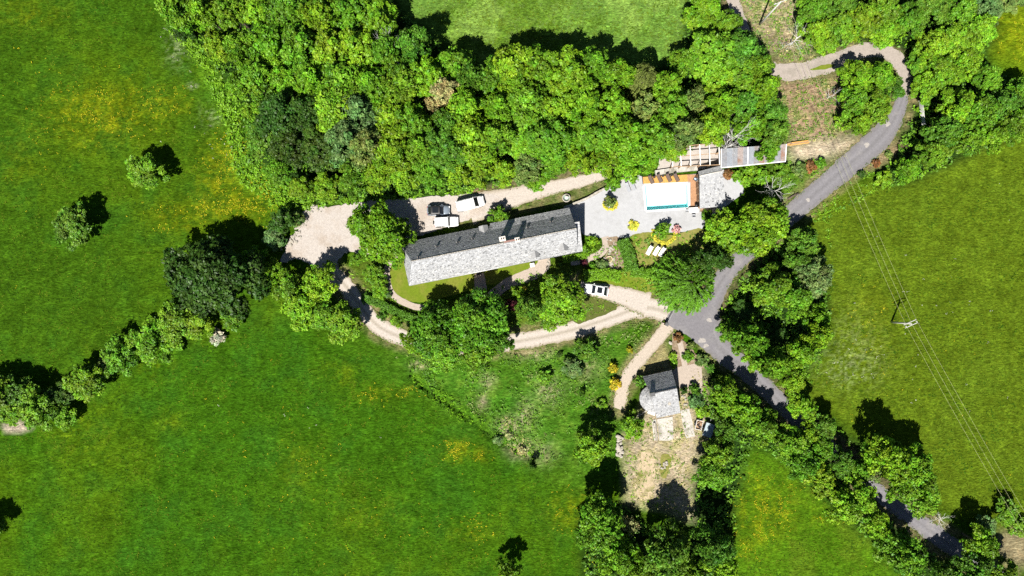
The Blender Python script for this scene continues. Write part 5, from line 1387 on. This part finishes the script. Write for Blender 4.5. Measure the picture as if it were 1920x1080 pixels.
def metal_shed():
    z = 3.2
    c = [P3(1352, 314, z), P3(1473, 302, z), P3(1475, 270, z + .5), P3(1352, 279, z + .5)]
    o0 = Vector((c[0].x, c[0].y, 0))
    e = empty('metal_shed', o0, 0, 'long open shed with rust-stained corrugated metal roof', 'shed')
    q = [v - o0 for v in c]
    n = 12
    for k in range(n):
        f0, f1 = k / n + .001, (k + 1) / n + .006
        A = q[0] + (q[1] - q[0]) * f0; B = q[0] + (q[1] - q[0]) * f1; C_ = q[3] + (q[2] - q[3]) * f1; D = q[3] + (q[2] - q[3]) * f0
        b = MB(); m = 12; top = []; bot = []
        for j in range(m + 1):
            t = j / m; zz = .05 * math.cos(j * math.pi) * .5 + (.012 if k % 2 else 0)
            top.append(A + (B - A) * t + Vector((0, 0, zz))); bot.append(D + (C_ - D) * t + Vector((0, 0, zz)))
        b.raw([tuple(v) for v in top] + [tuple(v) for v in bot], [(j, j + 1, m + 2 + j, m + 1 + j) for j in range(m)])
        b.build('roof_sheet', [M['sheet'], M['sheet2'], M['sheet'], M['sheet3']][(k * 7) % 4], e)
    for f in (.0, .41, .995):
        A = q[0] + (q[1] - q[0]) * f; D = q[3] + (q[2] - q[3]) * f
        MB().bar(A + Vector((0, 0, .06)), D + Vector((0, 0, .06)), .14, .05).build('ridge_strip', M['white_wood'], e)
    MB().bar(q[0] + Vector((0, -.06, -.05)), q[1] + Vector((0, -.06, -.05)), .16, .14).build('gutter', M['white_wood'], e)
    for f in (.01, .25, .5, .75, .99):
        for a, b in ((q[0], q[1]), (q[3], q[2])):
            v = a + (b - a) * f + (Vector((0, .3, 0)) if a is q[0] else Vector((0, -.3, 0)))
            MB().box((v.x, v.y, (v.z - .1) / 2 - .1), (.16, .16, v.z - .0)).build('post', M['timber'], e)
    v0, v1 = q[3] + Vector((0.2, -.3, 0)), q[2] + Vector((-.2, -.3, 0))
    MB().bar((v0.x, v0.y, 1.4), (v1.x, v1.y, 1.4), .06, 2.6).build('back_wall', M['timber'], e)
M['sheet2'] = surface('rusty_sheet', (0.24, 0.2, 0.185), 0.25, 1.6, 0.6, 0.1, 6, col2=(0.2, 0.115, 0.08), c2scale=.6, spec=.4)
M['sheet3'] = surface('newer_sheet', (0.2, 0.215, 0.24), 0.14, 1.6, 0.45, 0.1, 6, spec=.5)
metal_shed()

# ---------------------------------------------------------------- vehicles
def car(name, px, py, deg, Ln, Wd, paint, label, cat, roof_z, bonnet, cabin, roof=None, sunroof=False, belt=.92, rails=False, spare=False, boxy=.86, roof_mat=None):
    """front points along +x. bonnet = x where the bonnet meets the screen; cabin = (x rear base, x rear roof, x front roof, x screen base)"""
    x, y = P(px, py, .9)
    e = empty(name, (x, y, .045), math.radians(deg), label, cat)
    hx = Ln / 2; hw = Wd / 2
    def ring(xx, w_, z0, z1, crown=.05):
        w2 = w_ * .93
        return [Vector(p) for p in ((xx, -w_ * .9, z0), (xx, -w_, z0 + .22), (xx, -w_, z1 - .2), (xx, -w2, z1 - .03), (xx, -w2 * .5, z1 + crown * .8), (xx, 0, z1 + crown), (xx, w2 * .5, z1 + crown * .8), (xx, w2, z1 - .03), (xx, w_, z1 - .2), (xx, w_, z0 + .22), (xx, w_ * .9, z0))]
    r0, r1, f1, f0 = cabin
    b = MB()
    fz = belt - .18 if f0 < hx - .6 else belt - .35
    b.rings([ring(-hx, hw * .86, .38, belt - .22, .02), ring(-hx + .12, hw * .95, .28, belt - .08, .03), ring(-hx + .5, hw, .25, belt), ring(r0, hw, .25, belt), ring(f0, hw, .25, belt),
             ring((f0 + hx) / 2, hw * .99, .25, belt - .06), ring(hx - .35, hw * .94, .26, fz, .04), ring(hx - .1, hw * .84, .3, fz - .12, .02), ring(hx, hw * .72, .38, fz - .26, .01)])
    body = b.build('body', paint, e)
    MB().box((hx - .02, 0, .42), (.1, Wd * .7, .16)).build('front_bumper', M['black'], body)
    MB().box((-hx + .01, 0, .42), (.1, Wd * .76, .16)).build('rear_bumper', M['black'], body)
    # greenhouse
    wb, wt = hw * .93, hw * boxy
    base = [(r0, -wb, belt - .02), (f0, -wb * .96, belt - .02), (f0, wb * .96, belt - .02), (r0, wb, belt - .02)]
    tp = [(r1, -wt, roof_z - .05), (f1, -wt * .97, roof_z - .05), (f1, wt * .97, roof_z - .05), (r1, wt, roof_z - .05)]
    g = MB(); g.raw(base + tp, [(0, 1, 5, 4), (1, 2, 6, 5), (2, 3, 7, 6), (3, 0, 4, 7), (4, 5, 6, 7)])
    g.build('windows', M['glass'], e)
    rp = MB()
    ring2 = lambda xx, w_: [Vector((xx, -w_, roof_z - .07)), Vector((xx, -w_ * .92, roof_z - .01)), Vector((xx, -w_ * .5, roof_z + .03)), Vector((xx, 0, roof_z + .04)), Vector((xx, w_ * .5, roof_z + .03)), Vector((xx, w_ * .92, roof_z - .01)), Vector((xx, w_, roof_z - .07))]
    rp.rings([ring2(r1 - .06, wt * .97), ring2(r1 + .15, wt + .02), ring2((r1 + f1) / 2, wt + .03), ring2(f1 - .1, wt + .01), ring2(f1 + .05, wt * .95)])
    ro = rp.build('roof', roof_mat or paint, e)
    for sy in (-1, 1):
        b = MB()
        b.bar((r0, sy * wb, belt), (r1, sy * wt, roof_z - .05), .1); b.bar((f0, sy * wb * .96, belt), (f1, sy * wt * .97, roof_z - .05), .08)
        xm = (r1 + f1) / 2; b.bar((xm, sy * (wb + .005), belt), (xm, sy * (wt + .005), roof_z - .06), .09)
        b.build('pillar', paint, e)
        MB().box((f0 - .35, sy * (hw + .09), belt + .06), (.14, .18, .13)).build('mirror', paint, e)
        MB().box((hx - .16, sy * hw * .68, fz - .14), (.22, .3, .12)).build('headlight', M['lamp'], e)
        MB().box((-hx + .03, sy * hw * .74, belt - .22), (.1, .2, .28)).build('tail_light', M['redlamp'], e)
        if rails: MB().bar((r1 + .2, sy * wt * .9, roof_z + .07), (f1 - .2, sy * wt * .9, roof_z + .07), .05).build('roof_rail', M['metal'], e)
        for wx in (-hx + .82, hx - .82):
            t = MB(); t.tube([(wx, sy * (hw - .2), .33), (wx, sy * (hw - .16), .33), (wx, sy * (hw - .0), .33), (wx, sy * (hw + .02), .33)], [.3, .34, .34, .3], 18)
            wh = t.build('wheel', M['rubber'], e)
            MB().tube([(wx, sy * (hw + .0), .33), (wx, sy * (hw + .03), .33)], [.2, .18], 12).build('rim', M['rim'], wh)
    if sunroof:
        MB().box(((r1 + f1) / 2, 0, roof_z + .045), ((f1 - r1) * .62, wt * 1.35, .02)).build('sunroof', M['glass'], ro)
    if spare:
        MB().tube([(-hx - .02, 0, .95), (-hx - .2, 0, .95)], [.34, .32], 16).build('spare_wheel', M['rubber'], e)
    MB().bar((f0 - .02, -.5, belt + .03), (f0 + .04, .1, belt + .02), .03).build('wiper', M['black'], e)
    return e
car('parked_car', 822, 394.5, 1, 4.3, 1.82, M['silver_paint'], 'dark blue-grey car with black roof parked in the gravel yard', 'car', 1.5, 0, (-1.95, -1.35, .35, 1.05), sunroof=True, roof_mat=M['black'])
car('parked_car', 837, 416, 3, 4.5, 1.85, M['white'], 'boxy white off-roader parked close behind the house', 'car', 1.85, 0, (-2.1, -2.0, .35, .75), belt=1.05, spare=True, boxy=.9, rails=True)
v_ = car('parked_van', 882, 382, 14.5, 5.3, 1.98, M['white'], 'long white van parked at an angle against the wood edge', 'van', 2.05, 0, (-2.58, -2.5, .75, 1.55), belt=1.12, boxy=.9)
for k in range(5): MB().box((-2.1 + k * .62, 0, 2.1), (.05, 1.5, .03)).build('roof_rib', M['white'], v_)
MB().box((-.95, .55, 2.17), (2.9, .34, .1)).build('roof_box', M['white_wood'], v_)
for sy in (-1, 1): MB().box((-1.0, sy * .935, 1.5), (2.9, .05, .75)).build('side_panel', M['white'], v_)
car('parked_car', 1119, 543.5, 171, 4.6, 1.85, M['white'], 'white car with dark sunroof parked on the gravel spur', 'car', 1.5, 0, (-1.9, -1.25, .3, 1.0), sunroof=True)

def trailer(px, py, deg, Ln, Wd, label, covered):
    x, y = P(px, py, .9); e = empty('trailer', (x, y, .05), math.radians(deg), label, 'trailer')
    if covered:
        b = MB().box((0, 0, .8), (Ln, Wd, .55)).build('box', M['metal'], e, bevel=.03)
        MB().box((0, 0, 1.12), (Ln + .06, Wd + .06, .1)).build('cover', M['cover'], e, bevel=.03)
    else:
        MB().box((0, 0, .5), (Ln, Wd, .1)).build('floor', M['timber'], e)
        for sy in (-1, 1): MB().box((0, sy * Wd / 2, .72), (Ln, .05, .36)).build('side_board', M['white_wood'], e)
        for sx in (-1, 1): MB().box((sx * Ln / 2, 0, .72), (.05, Wd + .05, .36)).build('end_board', M['white_wood'], e)
        rr = random.Random(4)
        for k in range(9): MB().box((rr.uniform(-.3, .3) * Ln, rr.uniform(-.3, .3) * Wd, .68 + .05 * k % .2), (.7, .18, .14), rr.uniform(0, 3)).build('log', M['timber_dark'] if k % 2 else M['timber'], e)
    MB().bar((Ln / 2, 0, .5), (Ln / 2 + .8, 0, .45), .07).build('drawbar', M['metal'], e)
    for sy in (-1, 1):
        wh = MB().tube([(0, sy * (Wd / 2 + .03), .3), (0, sy * (Wd / 2 + .18), .3)], [.3, .3], 14).build('wheel', M['rubber'], e)
        MB().tube([(0, sy * (Wd / 2 + .17), .3), (0, sy * (Wd / 2 + .2), .3)], [.16, .14], 10).build('rim', M['rim'], wh)
trailer(1328, 806, 72, 2.5, 1.6, 'trailer with flat grey-blue cover right of the concrete slab', True)
trailer(1311, 797, 77, 1.7, 1.15, 'small open trailer with brown load and pale sides', False)

# ---------------------------------------------------------------- garden furniture and small things
def lounger(px, py, deg, mat, label, group, frame, Ln=1.95, Wd=.66, z0=.06, back=.5, head=True):
    x, y = P(px, py, .3); e = empty('sun_lounger', (x, y, z0), math.radians(deg), label, 'sun lounger', group)
    MB().box((-.28, 0, .33), (Ln - .6, Wd, .09)).build('seat', mat, e, bevel=.02)
    a = (Ln / 2 - .58, 0, .33); b = (Ln / 2 - .1, 0, .33 + back)
    MB().bar(a, b, Wd, .08).build('backrest', mat, e)
    if head: MB().box((Ln / 2 - .17, 0, .4 + back), (.2, Wd * .8, .1)).build('head_cushion', M['black'], e, bevel=.02)
    for sx in (-.8, .45):
        for sy in (-1, 1): MB().box((sx * Ln / 2, sy * (Wd / 2 - .05), .15), (.06, .06, .32)).build('leg', frame, e)
    for sy in (-1, 1): MB().bar((-Ln / 2 + .05, sy * (Wd / 2 + .02), .3), (Ln / 2 - .4, sy * (Wd / 2 + .02), .3), .05).build('side_rail', frame, e)
    return e
G1 = 'white loungers on the dry lawn'
lounger(1218, 469, 62, M['white_wood'], 'white sun lounger on the dry lawn, leftmost of three', G1, M['white_wood'])
lounger(1231, 470, 60, M['white_wood'], 'white sun lounger on the dry lawn, middle of three', G1, M['white_wood'])
lounger(1241.5, 472, 60, M['white_wood'], 'white sun lounger on the dry lawn, rightmost of three', G1, M['white_wood'])
G2 = 'brown loungers on the deck'
for px, py, t in ((1220, 340, 'nearest the left end'), (1236, 337.5, 'second from the left'), (1253, 336.5, 'second from the right'), (1267.5, 336, 'nearest the corner')):
    lounger(px, py - 3.5, 117, M['brown_fabric'], 'brown sun lounger on the pool deck, ' + t, G2, M['timber_dark'], 1.8, .6, .125)
def side_table(px, py, label):
    x, y = P(px, py, .5); e = empty('side_table', (x, y, .125), .3, label, 'side table', 'side tables between the deck loungers')
    MB().box((0, 0, .42), (.42, .42, .05)).build('top', M['timber_dark'], e)
    for sx in (-1, 1):
        for sy in (-1, 1): MB().box((sx * .16, sy * .16, .2), (.05, .05, .4)).build('leg', M['timber_dark'], e)
side_table(1226.5, 332, 'small dark side table between the two left deck loungers')
side_table(1243, 329.5, 'small dark side table between the two middle deck loungers')
side_table(1259, 328.5, 'small dark side table between the two right deck loungers')
G3 = 'grey loungers by the wood edge'
lounger(1177, 351, 112, M['grey_fabric'], 'grey sun lounger on the terrace under the wood edge, left one', G3, M['metal'], 1.9, .6, .065, .25, False)
lounger(1186.5, 348, 112, M['grey_fabric'], 'grey sun lounger with dark towel on the terrace, right one', G3, M['metal'], 1.9, .6, .065, .25, True)

def chair(px, py, deg, fab, fr, label, group=None, z0=.065, name='chair'):
    x, y = P(px, py, .4); e = empty(name, (x, y, z0), math.radians(deg), label, 'chair', group)
    MB().box((0, 0, .44), (.5, .5, .06)).build('seat', fab, e, bevel=.02)
    MB().bar((-.25, 0, .46), (-.36, 0, .95), .5, .05).build('backrest', fab, e)
    for sx in (-1, 1):
        for sy in (-1, 1): MB().box((sx * .22, sy * .24, .22), (.05, .05, .44)).build('leg', fr, e)
    for sy in (-1, 1): MB().bar((-.28, sy * .28, .66), (.26, sy * .28, .66), .06).build('armrest', fr, e)
chair(1303, 336.5, 150, M['blue_fabric'], M['timber_dark'], 'pale blue armchair on the deck against the screen', None, .125, 'armchair')
TX, TY = P(1300, 394, .7)
e = empty('garden_table', (TX, TY, .065), math.radians(3), 'white rectangular garden table at the lower right pool corner', 'table')
MB().box((0, 0, .72), (1.7, .95, .05)).build('tabletop', M['white_wood'], e)
for sx in (-1, 1):
    for sy in (-1, 1): MB().box((sx * .75, sy * .4, .35), (.07, .07, .7)).build('leg', M['white_wood'], e)
G4 = 'chairs round the garden table'
chair(1288.5, 395, 0, M['grey_fabric'], M['metal'], 'grey chair at the left end of the garden table', G4)
chair(1315, 394, 180, M['timber'], M['timber'], 'brown chair at the right end of the garden table', G4)
chair(1300.5, 404, 90, M['grey_fabric'], M['metal'], 'grey chair below the garden table', G4)
x, y = P(1305.5, 385, .9)
e = empty('barbecue', (x, y, .125), 0, 'small black barbecue on the deck by the table', 'barbecue')
MB().lathe((0, 0, .62), [(.02, 0), (.22, .03), (.3, .16), (.31, .22), (.26, .36), (.1, .43), (.01, .44)], 16).build('kettle', M['black'], e)
for k in range(3): MB().bar((math.cos(k * 2.1) * .15, math.sin(k * 2.1) * .15, .66), (math.cos(k * 2.1) * .32, math.sin(k * 2.1) * .32, 0), .04).build('leg', M['black'], e)
x, y = P(998, 497, .6)
e = empty('small_table', (x, y, .014), .2, 'small white square table on the front lawn', 'table')
MB().box((0, 0, .6), (.82, .7, .05)).build('tabletop', M['white_wood'], e)
for sx in (-1, 1):
    for sy in (-1, 1): MB().box((sx * .32, sy * .27, .29), (.06, .06, .58)).build('leg', M['white_wood'], e)
x, y = P(898, 512)
e = empty('door_mat', (x, y, .05), .2, 'dark grey mat in front of the house door', 'mat')
MB().box((0, 0, .02), (.85, .65, .03)).build('mat', M['rubber'], e)
# stone fountain on the bank above the terrace wall
x, y = P(1062, 371, .5)
e = empty('stone_fountain', (x, y, 0), .4, 'pale stone trough fountain on the bank above the terrace wall', 'fountain')
MB().lathe((0, 0, 0), [(.7, 0), (.78, .4), (.8, .5), (.62, .5), (.6, .2), (.0, .18)], 20).build('basin', M['stone'], e)
MB().lathe((0, 0, .18), [(.22, 0), (.14, .6), (.34, .8), (.3, .85), (.0, .83)], 14).build('pedestal', M['mortar'], e)
MB().lathe((0, 0, .38), [(.61, 0), (.0, .0)], 20).build('water', M['water'], e)
# flower pot in the rock garden
x, y = P(1142, 486)
e = empty('round_planter', (x, y, .072), 0, 'round pale planter ring in the rock garden', 'planter')
MB().lathe((0, 0, 0), [(.62, 0), (.66, .3), (.5, .32), (.46, .1), (0, .1)], 18).build('rim', M['terracotta'], e)
MB().lathe((0, 0, .2), [(.48, 0), (0, .03)], 14).build('soil', M['soil'], e)

def rock_mesh(seed):
    rr = random.Random(seed); bm = bmesh.new(); bmesh.ops.create_icosphere(bm, subdivisions=1, radius=1)
    for v in bm.verts: v.co *= rr.uniform(.72, 1.15); v.co.z *= .7
    me = bpy.data.meshes.new('stone'); bm.to_mesh(me); bm.free(); me.materials.append(M['stone']); return me
ROCKS = [rock_mesh(i) for i in range(6)]
def stones(name, spots, label, cat, seed):
    """spots: (px, py, radius m)"""
    rr = random.Random(seed); x0, y0 = P(spots[0][0], spots[0][1])
    e = empty(name, (x0, y0, 0), 0, label, cat)
    for px, py, r in spots:
        x, y = P(px, py)
        o = link('stone', ROCKS[rr.randrange(6)], None, e, (x - x0, y - y0, r * .25 + .06), rr.uniform(0, 6))
        o.scale = (r * rr.uniform(.8, 1.3), r * rr.uniform(.7, 1.1), r * rr.uniform(.7, 1))
RS = random.Random(3)
stones('rock_garden', [(1148 + RS.gauss(0, 8), 474 + RS.uniform(-26, 28), RS.uniform(.14, .34)) for _ in range(46)], 'rock garden of pale stones left of the clipped hedge', 'rock garden', 1)
sp = []
for a, b in zip([(528, 462), (545, 452), (556, 440), (566, 420), (570, 408), (582, 397)], [(545, 452), (556, 440), (566, 420), (570, 408), (582, 397), (602, 388)]):
    for k in range(14):
        f = RS.random(); sp.append((a[0] + (b[0] - a[0]) * f + RS.gauss(0, 4), a[1] + (b[1] - a[1]) * f + RS.gauss(0, 4), RS.uniform(.16, .42)))
stones('rubble_bank', sp, 'pale rubble bank along the left rim of the gravel yard', 'rubble', 2)
stones('stone_heap', [(1163 + RS.gauss(0, 3), 838 + RS.uniform(-20, 20), RS.uniform(.25, .55)) for _ in range(26)], 'grey stone heap between the lime tree and the bare yard', 'stone heap', 3)
stones('stone_heap', [(1246 + RS.gauss(0, 4), 875 + RS.gauss(0, 4), RS.uniform(.15, .35)) for _ in range(14)], 'small whitish stone heap on the grass island', 'stone heap', 4)
stones('border_stones', [(1196 + k * 1.9, 779 - k * 1.1 + RS.gauss(0, 3), RS.uniform(.15, .32)) for k in range(14)], 'scattered stones below the round end of the small house', 'stones', 5)
stones('border_stones', [(1284 + RS.uniform(-6, 12), 752 + RS.uniform(-10, 10), RS.uniform(.12, .3)) for k in range(14)], 'scattered stones by the right wall of the small house', 'stones', 6)
stones('boulder', [(1256.5, 643, .5)], 'white boulder beside the sandy track', 'boulder', 7)
stones('path_edging', [(1028 + RS.gauss(0, 1.5), 484 + k * 2.4, RS.uniform(.14, .26)) for k in range(9)], 'row of pale edging stones right of the front path', 'stones', 8)

# gate across the drive
a = P3(1264, 579, .6); b = P3(1250, 606, .6); d_ = b - a
e = empty('drive_gate', (a.x, a.y, .03), math.atan2(d_.y, d_.x), 'grey metal gate closing the drive at the junction', 'gate')
n = int(d_.length / .14)
for z in (.15, .65, 1.15): MB().box((d_.length / 2, 0, z), (d_.length - .2, .05, .06)).build('rail', M['metal'], e)
for k in range(n): MB().box((.12 + (d_.length - .24) * k / (n - 1), 0, .65), (.03, .03, 1.02)).build('bar', M['metal'], e)
for px, py, t in ((1265, 577, 'upper'), (1249, 608, 'lower')):
    q = P3(px, py, .6); e = empty('gate_pillar', (q.x, q.y, -.05), 1.1, 'stone gate pillar at the ' + t + ' end of the drive gate', 'pillar', 'gate pillars')
    MB().box((0, 0, .7), (.5, .5, 1.4)).build('shaft', M['wallstone'], e)
    MB().box((0, 0, 1.45), (.62, .62, .1)).build('cap', M['slate_bed'], e)
# invented pale rails in place of an unclear pale streak by the hairpin
a = P3(1726, 188, .6); b = P3(1731, 234, .6); d_ = b - a
e = empty('pale_streak_rails', (a.x, a.y, 0), math.atan2(d_.y, d_.x), 'added pale rails in place of the unclear pale streak right of the hairpin', 'gate')
for z in (.2, .45, .7, .95, 1.2): MB().tube([(0, 0, z), (d_.length, 0, z)], [.035, .035], 6).build('rail', M['white_wood'], e)
for k in range(3): MB().box((d_.length * k / 2, 0, .65), (.07, .07, 1.4)).build('post', M['white_wood'], e)
# sawn timber by the shed and a log at the lane
x, y = P(1494, 268)
e = empty('timber_stack', (x, y, 0), .13, 'stack of orange sawn timber at the right end of the shed', 'timber')
for k in range(6): MB().box((.1 * k, -.3 + .13 * (k % 3) * 1.6, .1 + .14 * (k // 3)), (4.6 - .3 * k, .18, .12)).build('beam', M['deck_pale'] if k % 2 else M['timber'], e)
x, y = P(1486, 368)
e = empty('fallen_log', (x, y, 0), .55, 'dark fallen log on the verge below the bare tree', 'log')
MB().tube([(-1.1, 0, .18), (0, .05, .2), (1.2, -.05, .16)], [.2, .18, .13], 9).build('log', M['bark'], e)
MB().tube([(.3, 0, .25), (.6, .3, .5)], [.08, .04], 6).build('stub', M['bark'], e)
x, y = P(1222, 772, .6)
e = empty('wooden_table', (x, y, .02), 1.2, 'weathered wooden table below the round end of the small house', 'table')
for k in range(5): MB().box((-.42 + .21 * k, 0, .72), (.19, 1.5, .05)).build('board', M['dead'], e)
for sy in (-1, 1): MB().box((0, sy * .6, .35), (.8, .08, .7)).build('trestle', M['timber'], e)

# ---------------------------------------------------------------- power line
def pole(px, py, h, ang, label, arms):
    x, y = P(px, py); e = empty('power_pole', (x, y, 0), ang, label, 'power pole')
    MB().tube([(0, 0, -.6), (0, 0, h * .5), (0, 0, h)], [.2, .16, .12], 8).build('shaft', M['concrete_pole'], e)
    for dy in arms: MB().box((0, dy, h - .25), (2.4, .1, .12)).build('crossarm', M['concrete_pole'], e)
    for sx in (-1.05, 0, 1.05): MB().lathe((sx, 0, h - .2), [(.05, 0), (.09, .12), (.06, .2), (.09, .28), (.02, .34)], 10).build('insulator', M['lamp'], e)
    R = Matrix.Rotation(ang, 3, 'Z')
    return [Vector((x, y, h + .12)) + R @ Vector((sx, 0, 0)) for sx in (-1.05, 0, 1.05)]
t0 = pole(1424, 46, 10.0, .35, 'tall concrete power pole in the dry clearing at the top', (0,))
t1 = pole(1673, 604, 6.0, .42, 'power pole with double crossarm in the right meadow', (-.3, .3))
t2 = pole(1960, 1130, 9.0, .42, 'power pole beyond the lower right corner', (0,))
t3 = pole(1330, -170, 10.0, .35, 'power pole beyond the top edge', (0,))
WN = ['left', 'middle', 'right']
for k in range(3):
    b = MB()
    for A, B, sag in ((t3[k], t0[k], .4), (t0[k], t1[k], 1.2), (t1[k], t2[k], .9)):
        pts = []
        for j in range(25):
            f = j / 24; v = A + (B - A) * f; v.z -= sag * 4 * f * (1 - f); pts.append(v)
        b.tube(pts, [.016] * len(pts), 5, cap=False)
    o = b.build('power_line', M['wire'])
    tag(o, f'{WN[k]} of three pale power cables crossing the right meadow', 'cable', 'power cables')
